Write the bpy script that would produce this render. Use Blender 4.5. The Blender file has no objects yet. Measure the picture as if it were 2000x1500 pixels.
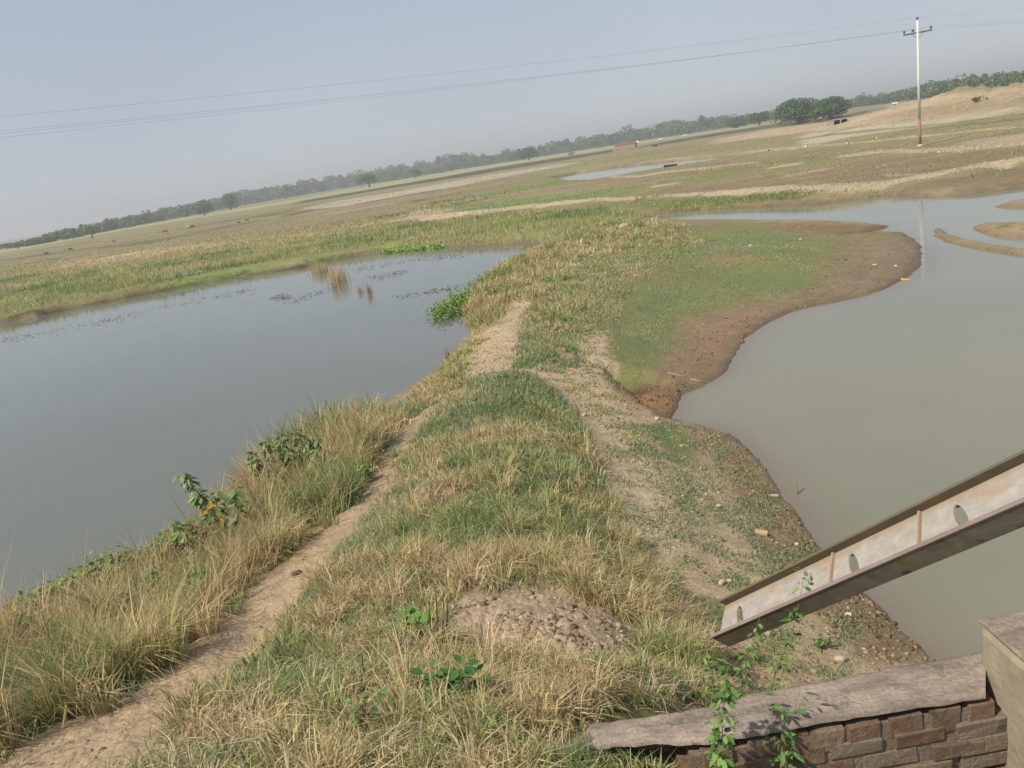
import bpy, math, random
import numpy as np
from mathutils import Vector, Matrix, Quaternion

# ------------------------------------------------------------------ camera
H = 5.0                       # eye height above the ponds
PITCH, ROLL, FPX = math.radians(15.27), math.radians(9.15), 1600.0
C = bpy.context.scene.collection
cp, sp = math.cos(PITCH), math.sin(PITCH)
R0 = Vector((1, 0, 0)); U0 = Vector((0, sp, cp)); FW = Vector((0, cp, -sp))
XC = R0 * math.cos(ROLL) - U0 * math.sin(ROLL)
YC = R0 * math.sin(ROLL) + U0 * math.cos(ROLL)
cam_d = bpy.data.cameras.new('camera')
cam = bpy.data.objects.new('camera', cam_d); C.objects.link(cam)
cam.matrix_world = Matrix(((XC.x, YC.x, -FW.x, 0), (XC.y, YC.y, -FW.y, 0), (XC.z, YC.z, -FW.z, H), (0, 0, 0, 1)))
cam_d.sensor_width = 36; cam_d.lens = 36 * FPX / 2000
cam_d.clip_start = 0.05; cam_d.clip_end = 20000
bpy.context.scene.camera = cam

# ------------------------------------------------------------------ light
SUN_AZ, SUN_EL = math.radians(-122), math.radians(50)      # azimuth from +Y, negative = left
sd = Vector((math.sin(SUN_AZ) * math.cos(SUN_EL), math.cos(SUN_AZ) * math.cos(SUN_EL), math.sin(SUN_EL)))
sl = bpy.data.lights.new('sun', 'SUN'); sl.energy = 3.7; sl.angle = math.radians(1.5); sl.color = (1, .93, .80)
so = bpy.data.objects.new('sun', sl); C.objects.link(so)
so.rotation_mode = 'QUATERNION'; so.rotation_quaternion = sd.to_track_quat('Z', 'Y')
world = bpy.data.worlds.new('World'); bpy.context.scene.world = world; world.use_nodes = True
wn = world.node_tree; wn.nodes.clear()
sky = wn.nodes.new('ShaderNodeTexSky'); sky.sky_type = 'NISHITA'; sky.sun_disc = False
sky.sun_elevation = SUN_EL; sky.sun_rotation = SUN_AZ
sky.air_density = 1.0; sky.dust_density = 0.6; sky.ozone_density = 1.0; sky.altitude = 0
hsv = wn.nodes.new('ShaderNodeHueSaturation'); hsv.inputs['Saturation'].default_value = .62
bg = wn.nodes.new('ShaderNodeBackground'); bg.inputs[1].default_value = 0.12
wo = wn.nodes.new('ShaderNodeOutputWorld')
hz = wn.nodes.new('ShaderNodeMix'); hz.data_type = 'RGBA'; hz.inputs[0].default_value = .78      # hazy veil over the clear sky
hzn = wn.nodes.new('ShaderNodeTexNoise'); hzn.inputs['Scale'].default_value = 2.5; hzn.inputs['Detail'].default_value = 4
hzr = wn.nodes.new('ShaderNodeMapRange'); hzr.inputs[1].default_value = .3; hzr.inputs[2].default_value = .7; hzr.inputs[3].default_value = .72; hzr.inputs[4].default_value = .82
wtc = wn.nodes.new('ShaderNodeTexCoord'); wn.links.new(wtc.outputs['Generated'], hzn.inputs['Vector']); wn.links.new(hzn.outputs['Fac'], hzr.inputs[0]); wn.links.new(hzr.outputs[0], hz.inputs[0])
hz.inputs[7].default_value = (2.14, 2.40, 2.86, 1)
wn.links.new(sky.outputs[0], hsv.inputs['Color']); wn.links.new(hsv.outputs[0], hz.inputs[6]); wn.links.new(hz.outputs[2], bg.inputs[0]); wn.links.new(bg.outputs[0], wo.inputs[0])
vs = bpy.context.scene.view_settings
vs.view_transform = 'Standard'; vs.look = 'None'; vs.gamma = 1; vs.exposure = 0.56
cy = bpy.context.scene.cycles
cy.max_bounces = 6; cy.diffuse_bounces = 3; cy.glossy_bounces = 2; cy.transmission_bounces = 2; cy.transparent_max_bounces = 6
cy.volume_bounces = 0

rng = np.random.default_rng(7); random.seed(7)

# ------------------------------------------------------------------ helpers
def ray(px, py):
    return (FW * FPX + XC * (px - 1000) - YC * (py - 750)).normalized()

def at(px, py, z=0.0):                       # ray meets the level z
    d = ray(px, py); t = (z - H) / d.z
    return Vector((d.x * t, d.y * t, z))

def at_depth(px, py, dep):
    d = ray(px, py); t = dep / d.dot(FW)
    return Vector((0, 0, H)) + d * t

def tag(o, label=None, cat=None, group=None, kind=None):
    if label: o['label'] = label
    if cat: o['category'] = cat
    if group: o['group'] = group
    if kind: o['kind'] = kind
    return o

def empty(name, loc, rz=0.0):
    o = bpy.data.objects.new(name, None); C.objects.link(o); o.location = loc; o.rotation_euler = (0, 0, rz)
    o.empty_display_size = .2
    return o

def mesh_np(name, V, quads=None, tris=None, mat=None, parent=None, cols=None, smooth=False):
    V = np.asarray(V, dtype=np.float32)
    q = np.zeros((0, 4), np.int32) if quads is None or len(quads) == 0 else np.asarray(quads, np.int32)
    t = np.zeros((0, 3), np.int32) if tris is None or len(tris) == 0 else np.asarray(tris, np.int32)
    me = bpy.data.meshes.new(name)
    me.vertices.add(len(V)); me.vertices.foreach_set('co', V.ravel())
    loops = np.concatenate([q.ravel(), t.ravel()]).astype(np.int32)
    me.loops.add(len(loops)); me.loops.foreach_set('vertex_index', loops)
    n = len(q) + len(t); me.polygons.add(n)
    st = np.concatenate([np.arange(len(q)) * 4, len(q) * 4 + np.arange(len(t)) * 3]).astype(np.int32)
    me.polygons.foreach_set('loop_start', st)
    if smooth: me.polygons.foreach_set('use_smooth', np.ones(n, bool))
    if cols:
        for k, a in cols.items():
            a = np.asarray(a, np.float32)
            if a.ndim == 1:
                at_ = me.attributes.new(k, 'FLOAT', 'POINT'); at_.data.foreach_set('value', a)
            else:
                if a.shape[1] == 3: a = np.concatenate([a, np.ones((len(a), 1), np.float32)], 1)
                at_ = me.attributes.new(k, 'FLOAT_COLOR', 'POINT'); at_.data.foreach_set('color', a.ravel())
    me.update(calc_edges=True)
    if mat: me.materials.append(mat)
    o = bpy.data.objects.new(name, me); C.objects.link(o)
    if parent: o.parent = parent
    return o

def hash2(ix, iy, s):
    h = (ix.astype(np.int64) * 374761393 + iy.astype(np.int64) * 668265263 + s * 974634777) & 0x7fffffff
    h = ((h ^ (h >> 13)) * 1274126177) & 0x7fffffff
    return ((h ^ (h >> 16)) & 0xffff) / 65535.0

def vn(x, y, s=0):
    x = np.asarray(x, float); y = np.asarray(y, float)
    ix, iy = np.floor(x), np.floor(y); fx, fy = x - ix, y - iy
    fx = fx * fx * (3 - 2 * fx); fy = fy * fy * (3 - 2 * fy)
    a, b = hash2(ix, iy, s), hash2(ix + 1, iy, s); c, d = hash2(ix, iy + 1, s), hash2(ix + 1, iy + 1, s)
    return (a * (1 - fx) + b * fx) * (1 - fy) + (c * (1 - fx) + d * fx) * fy

def fbm(x, y, s=0, o=4):
    r = 0; a = .5; t = 0
    for i in range(o):
        r = r + a * vn(x * 2 ** i, y * 2 ** i, s + i * 17); t += a; a *= .55
    return r / t - .5                                        # -.5 .. .5

def A(r, g, b, k=.72):                                       # surface colour from how sunlit it looks
    f = lambda c: ((c / 255 + .055) / 1.055) ** 2.4 if c > 10 else c / 255 / 12.92
    return np.array([f(r) * k, f(g) * k, f(b) * k])

def uv_of(P):
    P = np.asarray(P, float)
    return np.stack([np.arctan2(P[:, 0], P[:, 1]), np.log(np.hypot(P[:, 0], P[:, 1]))], 1)

def sdf(poly, q):
    """signed distance (positive inside) of points q to polygon, both in (azimuth, ln r)"""
    poly = np.asarray(poly, float); n = len(poly)
    d2 = np.full(len(q), 1e9); ins = np.zeros(len(q), bool)
    x, y = q[:, 0], q[:, 1]
    for i in range(n):
        ax, ay = poly[i]; bx, by = poly[(i + 1) % n]
        ex, ey = bx - ax, by - ay
        t = np.clip(((x - ax) * ex + (y - ay) * ey) / (ex * ex + ey * ey + 1e-12), 0, 1)
        d2 = np.minimum(d2, (x - ax - t * ex) ** 2 + (y - ay - t * ey) ** 2)
        c = (ay > y) != (by > y)
        with np.errstate(divide='ignore', invalid='ignore'):
            xi = ax + (y - ay) / (by - ay if by != ay else 1e-12) * ex
        ins ^= c & (x < xi)
    d = np.sqrt(d2)
    return np.where(ins, d, -d)

def sstep(x, a, b):
    t = np.clip((x - a) / (b - a), 0, 1); return t * t * (3 - 2 * t)

# ------------------------------------------------------------------ shorelines
LEFT = [(-1400, 872), (-600, 745), (0, 634), (75, 620), (129, 605), (270, 578), (360, 560), (450, 543), (540, 530), (599, 521),
        (635, 511), (710, 497), (746, 491), (860, 482), (950, 477), (1055, 475), (1040, 492), (1005, 508), (960, 535), (925, 575),
        (905, 610), (915, 640), (925, 660), (899, 688), (869, 726), (835, 745), (790, 778), (735, 815), (650, 855), (520, 935), (450, 1010),
        (330, 1120), (150, 1218), (0, 1285), (-400, 1500), (-1400, 2000)]
RIGHT = [(1270, 421), (1350, 411), (1500, 405), (1600, 399), (1690, 388), (1724, 382), (1808, 384), (1900, 380), (2000, 366), (2200, 340),
         (3400, 250), (3400, 2600), (2300, 1640), (1950, 1375), (1820, 1285), (1760, 1232), (1730, 1194), (1685, 1155), (1594, 1063), (1564, 1009),
         (1528, 970), (1498, 916), (1465, 880), (1432, 850), (1378, 835), (1312, 820), (1324, 799), (1333, 769), (1366, 757), (1396, 742),
         (1420, 724), (1432, 700), (1456, 660), (1504, 628), (1560, 604), (1680, 580), (1730, 563), (1770, 543), (1796, 524), (1802, 500),
         (1800, 482), (1786, 468), (1765, 456), (1720, 455), (1660, 461), (1700, 453), (1736, 443),
         (1680, 437), (1600, 433), (1480, 434), (1360, 435), (1300, 431)]
FAR = [(1080, 348.5), (1128, 338), (1200, 327.5), (1275, 320), (1350, 311), (1410, 307), (1440, 311), (1360, 323), (1320, 329),
       (1230, 343), (1170, 354), (1120, 355)]
ISL = [[(1824, 446), (1838, 448), (1850, 458), (1880, 467), (1940, 481), (2000, 490), (2100, 500), (2300, 508), (2300, 516), (2100, 508), (2000, 500), (1940, 492), (1880, 481), (1846, 472), (1826, 460)],
       [(1898, 445), (1920, 440), (2000, 442), (2200, 436), (2200, 476), (2000, 466), (1940, 462), (1912, 454)],
       [(1940, 405), (1980, 397), (2000, 393), (2200, 372), (2200, 398), (2000, 404)]]
PUD = [[(1968, 337), (2040, 330), (2040, 336), (1975, 339)], [(1400, 307), (1480, 300), (1490, 302), (1420, 310)]]
def flat(poly): return uv_of([tuple(at(x, y, 0))[:2] for x, y in poly])
WATER = [flat(LEFT), flat(RIGHT), flat(FAR)] + [flat(p) for p in PUD[:1]]
ISLES = [flat(p) for p in ISL]

# ------------------------------------------------------------------ land heights: (px, py, z)
CT = [(-500, 1500, 2.1), (0, 1600, 2.5), (0, 1400, 1.9), (100, 1480, 2.15), (300, 1390, 1.95), (160, 1290, 1.45), (450, 1230, 1.6), (380, 1130, 1.0), (560, 1130, 1.4),
      (650, 1050, 1.3), (560, 980, 1.0), (740, 930, 1.15), (700, 860, .85), (800, 840, 1.1), (850, 785, 1.0), (900, 735, .95), (935, 700, .85), (1000, 640, .85), (945, 600, .7),
      (1040, 545, .85), (1000, 545, .7), (1200, 460, .75), (1120, 480, .7), (1100, 560, .8), (400, 1500, 2.45), (700, 1420, 2.4), (1000, 1480, 2.55), (800, 1200, 1.85), (1000, 1300, 2.1), (1100, 1230, 1.9),
      (900, 1050, 1.6), (1000, 900, 1.3), (950, 770, 1.05), (1060, 790, 1.02), (1150, 760, .85), (1110, 690, .75), (1180, 690, .6), (1100, 620, .75),
      (1180, 900, 1.0), (1250, 860, .72), (1300, 1000, .85), (1400, 1150, .95), (1240, 1100, 1.35), (1500, 1020, .3), (1420, 900, .22), (1350, 900, .4), (1450, 1250, 1.35), (1600, 1250, .7), (1320, 1300, 1.9),
      (1300, 830, .3), (1300, 600, .3), (1450, 550, .2), (1250, 500, .5), (1500, 450, .15), (1350, 650, .2), (1240, 700, .35), (1700, 520, .1),
      (1220, 640, .4), (1650, 480, .12), (1380, 470, .3), (300, 540, .5), (100, 590, .5), (600, 480, .55), (900, 450, .55), (-400, 660, .5), (1100, 440, .6), (1300, 410, .45),
      (1600, 385, .4), (1900, 350, .4), (1200, 1500, 2.5), (1300, 1500, 2.48), (1280, 1447, 2.46), (1380, 1462, 2.44), (1090, 1500, 2.5), (1250, 1475, 2.5), (1350, 1490, 2.46), (1150, 1460, 2.5), (1120, 1420, 2.44), (1350, 1400, 2.35), (1500, 1490, 2.3), (1700, 1560, 2.1), (1950, 1560, 1.95), (1600, 1380, 1.6), (1800, 1330, .5),
      (1450, 1360, 2.0)]
cpts = [tuple(at(x, y, z)) for x, y, z in CT]
for r_ in (30, 70, 150, 320, 700, 1600, 5000):
    for a_ in (-80, -55, -35, -18, 0, 18, 35, 55, 80):
        cpts.append((r_ * math.sin(math.radians(a_)), r_ * math.cos(math.radians(a_)), .5))
for a_, z_ in ((-80, 2.4), (-40, 2.4), (0, 2.4), (40, 2.2), (80, 2.2)):
    cpts.append((1.3 * math.sin(math.radians(a_)), 1.3 * math.cos(math.radians(a_)), z_))
for a_ in (-80, -60): cpts.append((6 * math.sin(math.radians(a_)), 6 * math.cos(math.radians(a_)), 1.8))
for a_ in (60, 80): cpts.append((6 * math.sin(math.radians(a_)), 6 * math.cos(math.radians(a_)), .4))
cpts = np.array(cpts); CU = uv_of(cpts[:, :2]); CZ = cpts[:, 2]
def kern(d2): return np.sqrt(d2 + .03 ** 2)
K_ = kern(((CU[:, None] - CU[None]) ** 2).sum(2)) - .004 * np.eye(len(CU))
W_ = np.linalg.solve(np.block([[K_, np.ones((len(CU), 1))], [np.ones((1, len(CU))), np.zeros((1, 1))]]), np.append(CZ, 0))
NOTCH = flat([(1172, 738), (1230, 742), (1300, 748), (1340, 765), (1320, 818), (1285, 812), (1240, 792), (1190, 764)])
NOTCH = uv_of([tuple(at(x, y, .15))[:2] for x, y in [(1176, 742), (1230, 738), (1300, 744), (1350, 760), (1322, 822), (1285, 812), (1240, 792), (1194, 766)]])
# far raised field: everything beyond the dark bank line
BANK = [(-1500, 800), (0, 497), (300, 445), (576, 399), (650, 387), (770, 366), (890, 347), (1010, 327), (1100, 313), (1170, 301), (1260, 289),
        (1400, 265), (1514, 247), (1610, 236), (1658, 227), (1730, 214), (1900, 192), (3000, 60)]
BK = uv_of([tuple(at(x, y, .5))[:2] for x, y in BANK])
# spoil mounds on the right
MND = [(1790, 232, 30, 1.5, .09), (1875, 212, 30, 2.2, .045), (1930, 208, 30, 1.5, .06), (2010, 205, 30, 1.7, .07), (2110, 195, 30, 2.0, .08), (1735, 238, 30, .7, .04), (1600, 252, 20, .5, .08), (1500, 264, 20, .5, .06), (1420, 275, 20, .4, .05)]
MN = [(uv_of([tuple(at(x, y, .5))[:2]])[0], h, w) for x, y, _, h, w in MND]
ROAD = [(820, 427, 8), (900, 419, 7), (990, 407, 7), (1140, 392, 7), (1230, 387, 6), (1350, 380, 7), (1450, 374, 10), (1520, 369, 13), (1580, 370, 16), (1670, 364, 15), (1730, 359, 12), (1820, 342, 10),
        (1910, 325, 9), (2000, 310, 9), (2300, 262, 9)]
def stroke(pts):
    top = [(p[0], p[1] - p[2] / 2) for p in pts]; bot = [(p[0], p[1] + p[2] / 2) for p in pts]
    return top + bot[::-1]
ROADP = uv_of([tuple(at(x, y, .6))[:2] for x, y in stroke(ROAD)])

CLODF = uv_of([tuple(at(x, y, 2.0))[:2] for x, y in [(860, 1180), (960, 1165), (1080, 1150), (1160, 1190), (1240, 1230), (1260, 1300), (1150, 1310), (1050, 1290), (950, 1260), (880, 1230)]])
def water_sd(q):
    d = np.full(len(q), -9.0)
    for w in WATER: d = np.maximum(d, sdf(w, q))
    for i in ISLES: d = np.minimum(d, -sdf(i, q))
    return d

def ground_z(X, Y, want_d=False):
    q = uv_of(np.stack([X, Y], 1)); r = np.exp(q[:, 1])
    z = np.full(len(q), W_[-1])
    for i in range(len(CU)):
        z += W_[i] * kern((q[:, 0] - CU[i, 0]) ** 2 + (q[:, 1] - CU[i, 1]) ** 2)
    z = np.maximum(z, .1)
    # notch, bank, road, mounds
    k = sstep(sdf(NOTCH, q) + .012 * fbm(q[:, 0] * 90, q[:, 1] * 90, 5), -.004, .014)
    z = z * (1 - k) + k * np.minimum(z, .12)
    bv = np.interp(q[:, 0], BK[:, 0], BK[:, 1])
    amp = np.interp(q[:, 0], [-.8, -.3, -.18, .5], [.15, .15, .6, .6])
    z += amp * sstep(q[:, 1] - bv, -.015, .02)
    z += .30 * sstep(sdf(ROADP, q) + .02 * fbm(q[:, 0] * 60, q[:, 1] * 60, 8), -.02, .03)
    for c, h, w in MN:
        dd = ((q[:, 0] - c[0]) / w) ** 2 + ((q[:, 1] - c[1]) / (w * 2.2)) ** 2
        z += h * np.exp(-dd * 1.2) * (1 + .5 * fbm(q[:, 0] * 70, q[:, 1] * 50, 3))
    near = np.clip(1 - r / 60, 0, 1)
    z += .16 * near * fbm(X * .9, Y * .9, 11, 3) + .07 * near * fbm(X * 5, Y * 5, 12, 3)
    k = np.clip(1.3 - r / 16, 0, 1); cl = sstep(sdf(CLODF, q), -.02, .03); f1 = 1 - 2 * np.abs(fbm(X * 13, Y * 13, 15, 3))
    z += np.clip(1.6 - r / 16, 0, 1) * (.016 + .05 * cl) * (f1 - .7) + k * .02 * fbm(X * 26, Y * 26, 16, 2)
    z += .25 * (1 - near) * sstep(r, 45, 90) * fbm(X * .05, Y * .05, 14, 3)
    # shores
    wd = water_sd(q + .006 * np.stack([fbm(q[:, 0] * 70, q[:, 1] * 70, 21), fbm(q[:, 0] * 70, q[:, 1] * 70, 22)], 1))
    d = -wd * r
    zl = np.maximum(z, .06)
    steep = 1.1 - .5 * sstep(q[:, 0] - np.interp(r, [3, 9, 20, 40], [.05, .02, 0, .05]), -.12, .12)
    up = zl * (1 - np.exp(-np.maximum(d, 0) * steep * (1 + 2.6 * np.maximum(zl - 1.2, 0)) / zl)) + .012 * np.clip(d * 20, 0, 1)
    dn = np.maximum(-.5, np.minimum(d, 0) * .4) - .01
    z = np.where(d > 0, up, dn)
    return (z, d) if want_d else z

# ------------------------------------------------------------------ ground sheet
du = math.radians(.12); us = np.arange(math.radians(-78), math.radians(78), du)
vs_ = np.concatenate([np.arange(math.log(1.2), math.log(60), .0068), np.arange(math.log(60), math.log(6000), .0085)])
UU, VV = np.meshgrid(us, vs_)
GX = (np.sin(UU) * np.exp(VV)).ravel(); GY = (np.cos(UU) * np.exp(VV)).ravel()
GZ, GD = ground_z(GX, GY, True)
nu, nv = len(us), len(vs_)
def height_at(X, Y):
    X = np.atleast_1d(np.asarray(X, float)); Y = np.atleast_1d(np.asarray(Y, float))
    u = (np.arctan2(X, Y) - us[0]) / du; v = np.interp(np.log(np.hypot(X, Y)), vs_, np.arange(nv))
    u = np.clip(u, 0, nu - 1.001); v = np.clip(v, 0, nv - 1.001)
    i, j = u.astype(int), v.astype(int); fu, fv = u - i, v - j
    Z = GZ.reshape(nv, nu)
    return (Z[j, i] * (1 - fu) + Z[j, i + 1] * fu) * (1 - fv) + (Z[j + 1, i] * (1 - fu) + Z[j + 1, i + 1] * fu) * fv
def hit(px, py):                                              # first point of the ground along a ray
    d = np.array(ray(px, py)); dh = math.hypot(d[0], d[1])
    rr = np.exp(np.arange(math.log(1.3), math.log(5500), .004)); t = rr / dh
    z = H + d[2] * t; g = height_at(d[0] * t, d[1] * t)
    k = np.argmax(z <= np.maximum(g, 0)) if (z <= np.maximum(g, 0)).any() else len(rr) - 1
    if k > 0 and k < len(rr) - 1:
        a, b = z[k - 1] - max(g[k - 1], 0), z[k] - max(g[k], 0); f = a / (a - b + 1e-9)
        tt = t[k - 1] + (t[k] - t[k - 1]) * f
    else: tt = t[k]
    x, y = d[0] * tt, d[1] * tt
    return Vector((x, y, float(height_at(x, y)[0])))
def zone(poly): return uv_of([tuple(hit(x, y))[:2] for x, y in poly])

GQ = np.stack([UU.ravel(), VV.ravel()], 1)
WQ = GQ + np.stack([fbm(GX * 1.1, GY * 1.1, 31), fbm(GX * 1.1, GY * 1.1, 32)], 1) * .03 * np.clip(1.5 - np.exp(GQ[:, 1]) / 40, 0, 1)[:, None] + np.stack([fbm(UU.ravel() * 45, VV.ravel() * 30, 33), fbm(UU.ravel() * 45, VV.ravel() * 30, 34)], 1) * np.array([.03, .02])
soil = np.zeros((len(GX), 3)); turf = np.zeros((len(GX), 3)); cov = np.zeros(len(GX)); wet = np.zeros(len(GX))
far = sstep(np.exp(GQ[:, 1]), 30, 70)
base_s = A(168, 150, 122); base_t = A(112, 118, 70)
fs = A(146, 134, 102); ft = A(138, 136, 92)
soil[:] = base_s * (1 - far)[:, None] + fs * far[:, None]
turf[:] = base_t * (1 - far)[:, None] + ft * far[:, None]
cov[:] = .5 + .12 * far
def paint(poly, s=None, t=None, c=None, soft=.012, k=1.0, w=None):
    z = zone(poly)
    lo, hi = z.min(0) - .08, z.max(0) + .08
    m = np.where((WQ[:, 0] > lo[0]) & (WQ[:, 0] < hi[0]) & (WQ[:, 1] > lo[1]) & (WQ[:, 1] < hi[1]))[0]
    if len(m) == 0: return
    a = sstep(sdf(z, WQ[m]), -soft, soft) * k
    if s is not None: soil[m] = soil[m] * (1 - a)[:, None] + np.array(s) * a[:, None]
    if t is not None: turf[m] = turf[m] * (1 - a)[:, None] + np.array(t) * a[:, None]
    if c is not None: cov[m] = cov[m] * (1 - a) + c * a
    if w is not None: wet[m] = wet[m] * (1 - a) + w * a
SAND = A(188, 172, 146); SANDG = A(180, 172, 154); BRN = A(140, 122, 96); DRY = A(160, 148, 104); GRN = A(118, 128, 80); BGR = A(122, 138, 78); OLV = A(126, 126, 80); ORG = A(168, 118, 76); MUD = A(136, 118, 90)
def S(*p): return stroke(p)
FARC = .02
# left fields
paint([(0, 500), (300, 449), (580, 403), (900, 352), (1150, 312), (1000, 380), (700, 440), (300, 500), (0, 540)], A(142, 128, 100), A(132, 130, 90), .55)
paint([(450, 432), (700, 395), (1000, 345), (1060, 345), (900, 372), (600, 430)], A(146, 130, 104), OLV, .3, soft=FARC)
paint([(108, 522), (126, 513), (210, 501), (270, 491), (360, 480), (450, 471), (468, 474), (420, 482), (330, 494), (270, 506), (210, 513), (126, 525)], SAND, c=.05, soft=FARC)
paint(S((480, 470, 3), (566, 461, 4), (700, 452, 3)), SAND, c=.2, soft=FARC, k=.7)
paint(S((200, 518, 3), (300, 506, 3), (380, 494, 3)), A(150, 120, 96), c=.3, soft=FARC, k=.7)
for st in [((0, 510, 3), (90, 497, 3), (150, 489, 3), (300, 470, 2)), ((234, 482, 5), (290, 474, 5), (339, 464, 4)), ((345, 449, 2), (460, 429, 3), (579, 410, 2)), ((354, 461, 2), (430, 446, 3), (516, 430, 3)), ((551, 424, 5), (610, 410, 5), (668, 399, 5)),
           ((500, 425, 2), (560, 417, 2)), ((760, 400, 3), (830, 390, 3)), ((0, 524, 2), (120, 503, 2)), ((700, 398, 2), (860, 370, 2))]:
    paint(S(*st), A(98, 96, 66), A(98, 104, 60), .8, soft=.012)
paint(S((587, 409, 3), (668, 397, 12), (770, 380, 10), (890, 358, 12), (1010, 337, 8), (1100, 322, 6), (1130, 318, 2)), SANDG, c=.02, soft=.012)
paint(S((640, 418, 4), (720, 405, 5), (800, 395, 3)), A(168, 154, 130), c=.2, soft=.012, k=.7)
paint(S((576, 397, 5), (650, 384, 7), (770, 363, 7), (890, 344, 8), (1010, 324, 8), (1100, 310, 7), (1170, 299, 5), (1200, 293, 3)), A(78, 68, 54), c=0, soft=.008)  # dark brown bank soil, with the shade on its near side painted in
paint(S((1250, 288, 5), (1400, 262, 7), (1514, 245, 6), (1610, 235, 6), (1658, 225, 6), (1735, 211, 5)), A(84, 74, 56), c=0, soft=.008)  # same bank further right, its shade again put into the soil colour
paint(S((-200, 527, 3), (0, 492, 4), (60, 482, 4), (300, 437, 4), (600, 388, 5), (722, 366, 8), (900, 335, 8), (1000, 318, 7), (1100, 303, 7), (1200, 286, 6), (1400, 257, 4), (1500, 242, 4)), A(165, 165, 118), A(160, 170, 112), .8, soft=FARC)
# near strip along far-left pond
paint([(-600, 640), (0, 560), (200, 522), (420, 494), (600, 470), (780, 440), (850, 428), (1050, 412), (1230, 410), (1290, 432), (1100, 475), (860, 480), (600, 520), (300, 570), (0, 632), (-600, 745)], A(140, 130, 94), A(134, 138, 82), .85)
paint([(300, 566), (330, 545), (450, 532), (600, 500), (740, 484), (860, 476), (860, 482), (740, 493), (600, 521), (450, 543)], A(126, 126, 84), A(124, 146, 74), .8, soft=.008)
paint([(310, 566), (340, 552), (450, 534), (500, 528), (450, 541)], A(110, 140, 60), A(118, 160, 62), .95, soft=.008)
for st in [((740, 490, 4), (800, 486, 5), (868, 480, 4))]: paint(S(*st), A(120, 165, 50), A(130, 185, 50), .95, soft=.006)
for st in [((0, 632, 6), (129, 604, 6), (270, 577, 5), (450, 542, 4), (599, 521, 4), (746, 491, 3))]: paint(S(*st), A(92, 82, 56), c=.2, soft=.006)
# middle fields
paint([(866, 415), (900, 403), (1080, 380), (1230, 367), (1260, 370), (1170, 386), (1050, 398), (930, 412)], A(120, 130, 84), A(118, 140, 74), .85, soft=FARC)
paint(S((900, 388, 6), (1050, 364, 8), (1110, 351, 6), (1200, 350, 3)), A(120, 126, 80), A(120, 138, 76), .85, soft=FARC)
paint([(1000, 381), (1110, 358), (1230, 343), (1400, 330), (1420, 334), (1260, 354), (1140, 371)], A(142, 126, 100), OLV, .2, soft=FARC)
paint([(1240, 383), (1300, 366), (1400, 356), (1560, 338), (1700, 311), (1850, 298), (2000, 291), (2300, 250), (2300, 258), (2000, 305), (1900, 323), (1820, 337), (1730, 353), (1660, 358), (1520, 364), (1400, 371)], A(140, 122, 96), OLV, .12, soft=FARC)
paint(S((1200, 378, 3), (1300, 362, 7), (1400, 343, 12), (1470, 330, 10), (1634, 310, 7), (1700, 302, 3)), A(130, 128, 86), A(126, 134, 78), .8, soft=FARC)
paint([(1120, 400), (1300, 388), (1500, 378), (1540, 390), (1400, 402), (1280, 412), (1180, 405)], A(134, 122, 88), A(118, 132, 72), .7)
paint([(1290, 408), (1500, 395), (1620, 392), (1640, 397), (1500, 404), (1300, 416)], MUD, c=.1, soft=.008)
paint([(1600, 392), (1700, 376), (1850, 350), (2000, 325), (2200, 300), (2200, 345), (2000, 366), (1900, 380), (1724, 382)], A(138, 122, 96), c=.08, w=.3)
paint([(1290, 330), (1400, 318), (1560, 305), (1700, 290), (1790, 278), (1800, 290), (1650, 304), (1500, 322), (1380, 336)], A(140, 128, 98), A(134, 134, 90), .45, soft=FARC)
paint([(1410, 312), (1560, 298), (1790, 272), (1790, 284), (1600, 300)], A(140, 124, 98), A(124, 130, 82), .4, soft=FARC)
paint([(1000, 350), (1060, 335), (1200, 318), (1350, 300), (1500, 285), (1500, 292), (1350, 306), (1200, 322), (1100, 340)], A(150, 138, 108), A(142, 140, 96), .5, soft=FARC)
for st in [((1634, 307, 4), (1700, 298, 6), (1790, 294, 6), (1850, 292, 8), (1900, 288, 8), (2000, 281, 8), (2200, 255, 7)), ((1505, 327, 4), (1565, 319, 5)), ((1544, 342, 1.5), (1616, 330, 2.5)), ((1724, 341, 3), (1850, 337, 3)), ((1400, 326, 2), (1472, 318, 3)),
           ((1454, 301, 2), (1649, 281, 3), (1790, 267, 3), (2000, 246, 4), (2200, 220, 4)), ((1100, 350, 1), (1240, 346, 3), (1330, 332, 3), (1400, 328, 3)), ((1270, 366, 5), (1325, 358, 5)), ((1260, 341, 2), (1470, 317, 3)), ((1130, 336, 2), (1290, 314, 4), (1410, 302, 2))]:
    paint(S(*st), SAND, c=.08, soft=.01, k=.9)
paint([(1865, 276), (2000, 261), (2200, 235), (2200, 255), (2000, 279), (1910, 285)], A(176, 158, 138), c=.05, soft=FARC)
paint([(1800, 285), (1900, 268), (2000, 254), (2000, 259), (1860, 280)], A(130, 118, 88), OLV, .4, soft=FARC)
paint([(1420, 303), (1568, 284), (1568, 262), (1670, 249), (1790, 237), (2000, 210), (2200, 185), (2200, 192), (2000, 219), (1790, 250), (1670, 266), (1560, 290)], A(182, 172, 150), A(150, 148, 108), .2, soft=.012)
for st in [((1560, 272, 2), (1680, 258, 2), (1790, 247, 2), (1900, 234, 2)), ((1600, 266, 2), (1760, 248, 1.5)), ((1750, 258, 4), (1850, 248, 4), (2000, 232, 6))]: paint(S(*st), A(124, 112, 86), OLV, .5, soft=.01)
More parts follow.
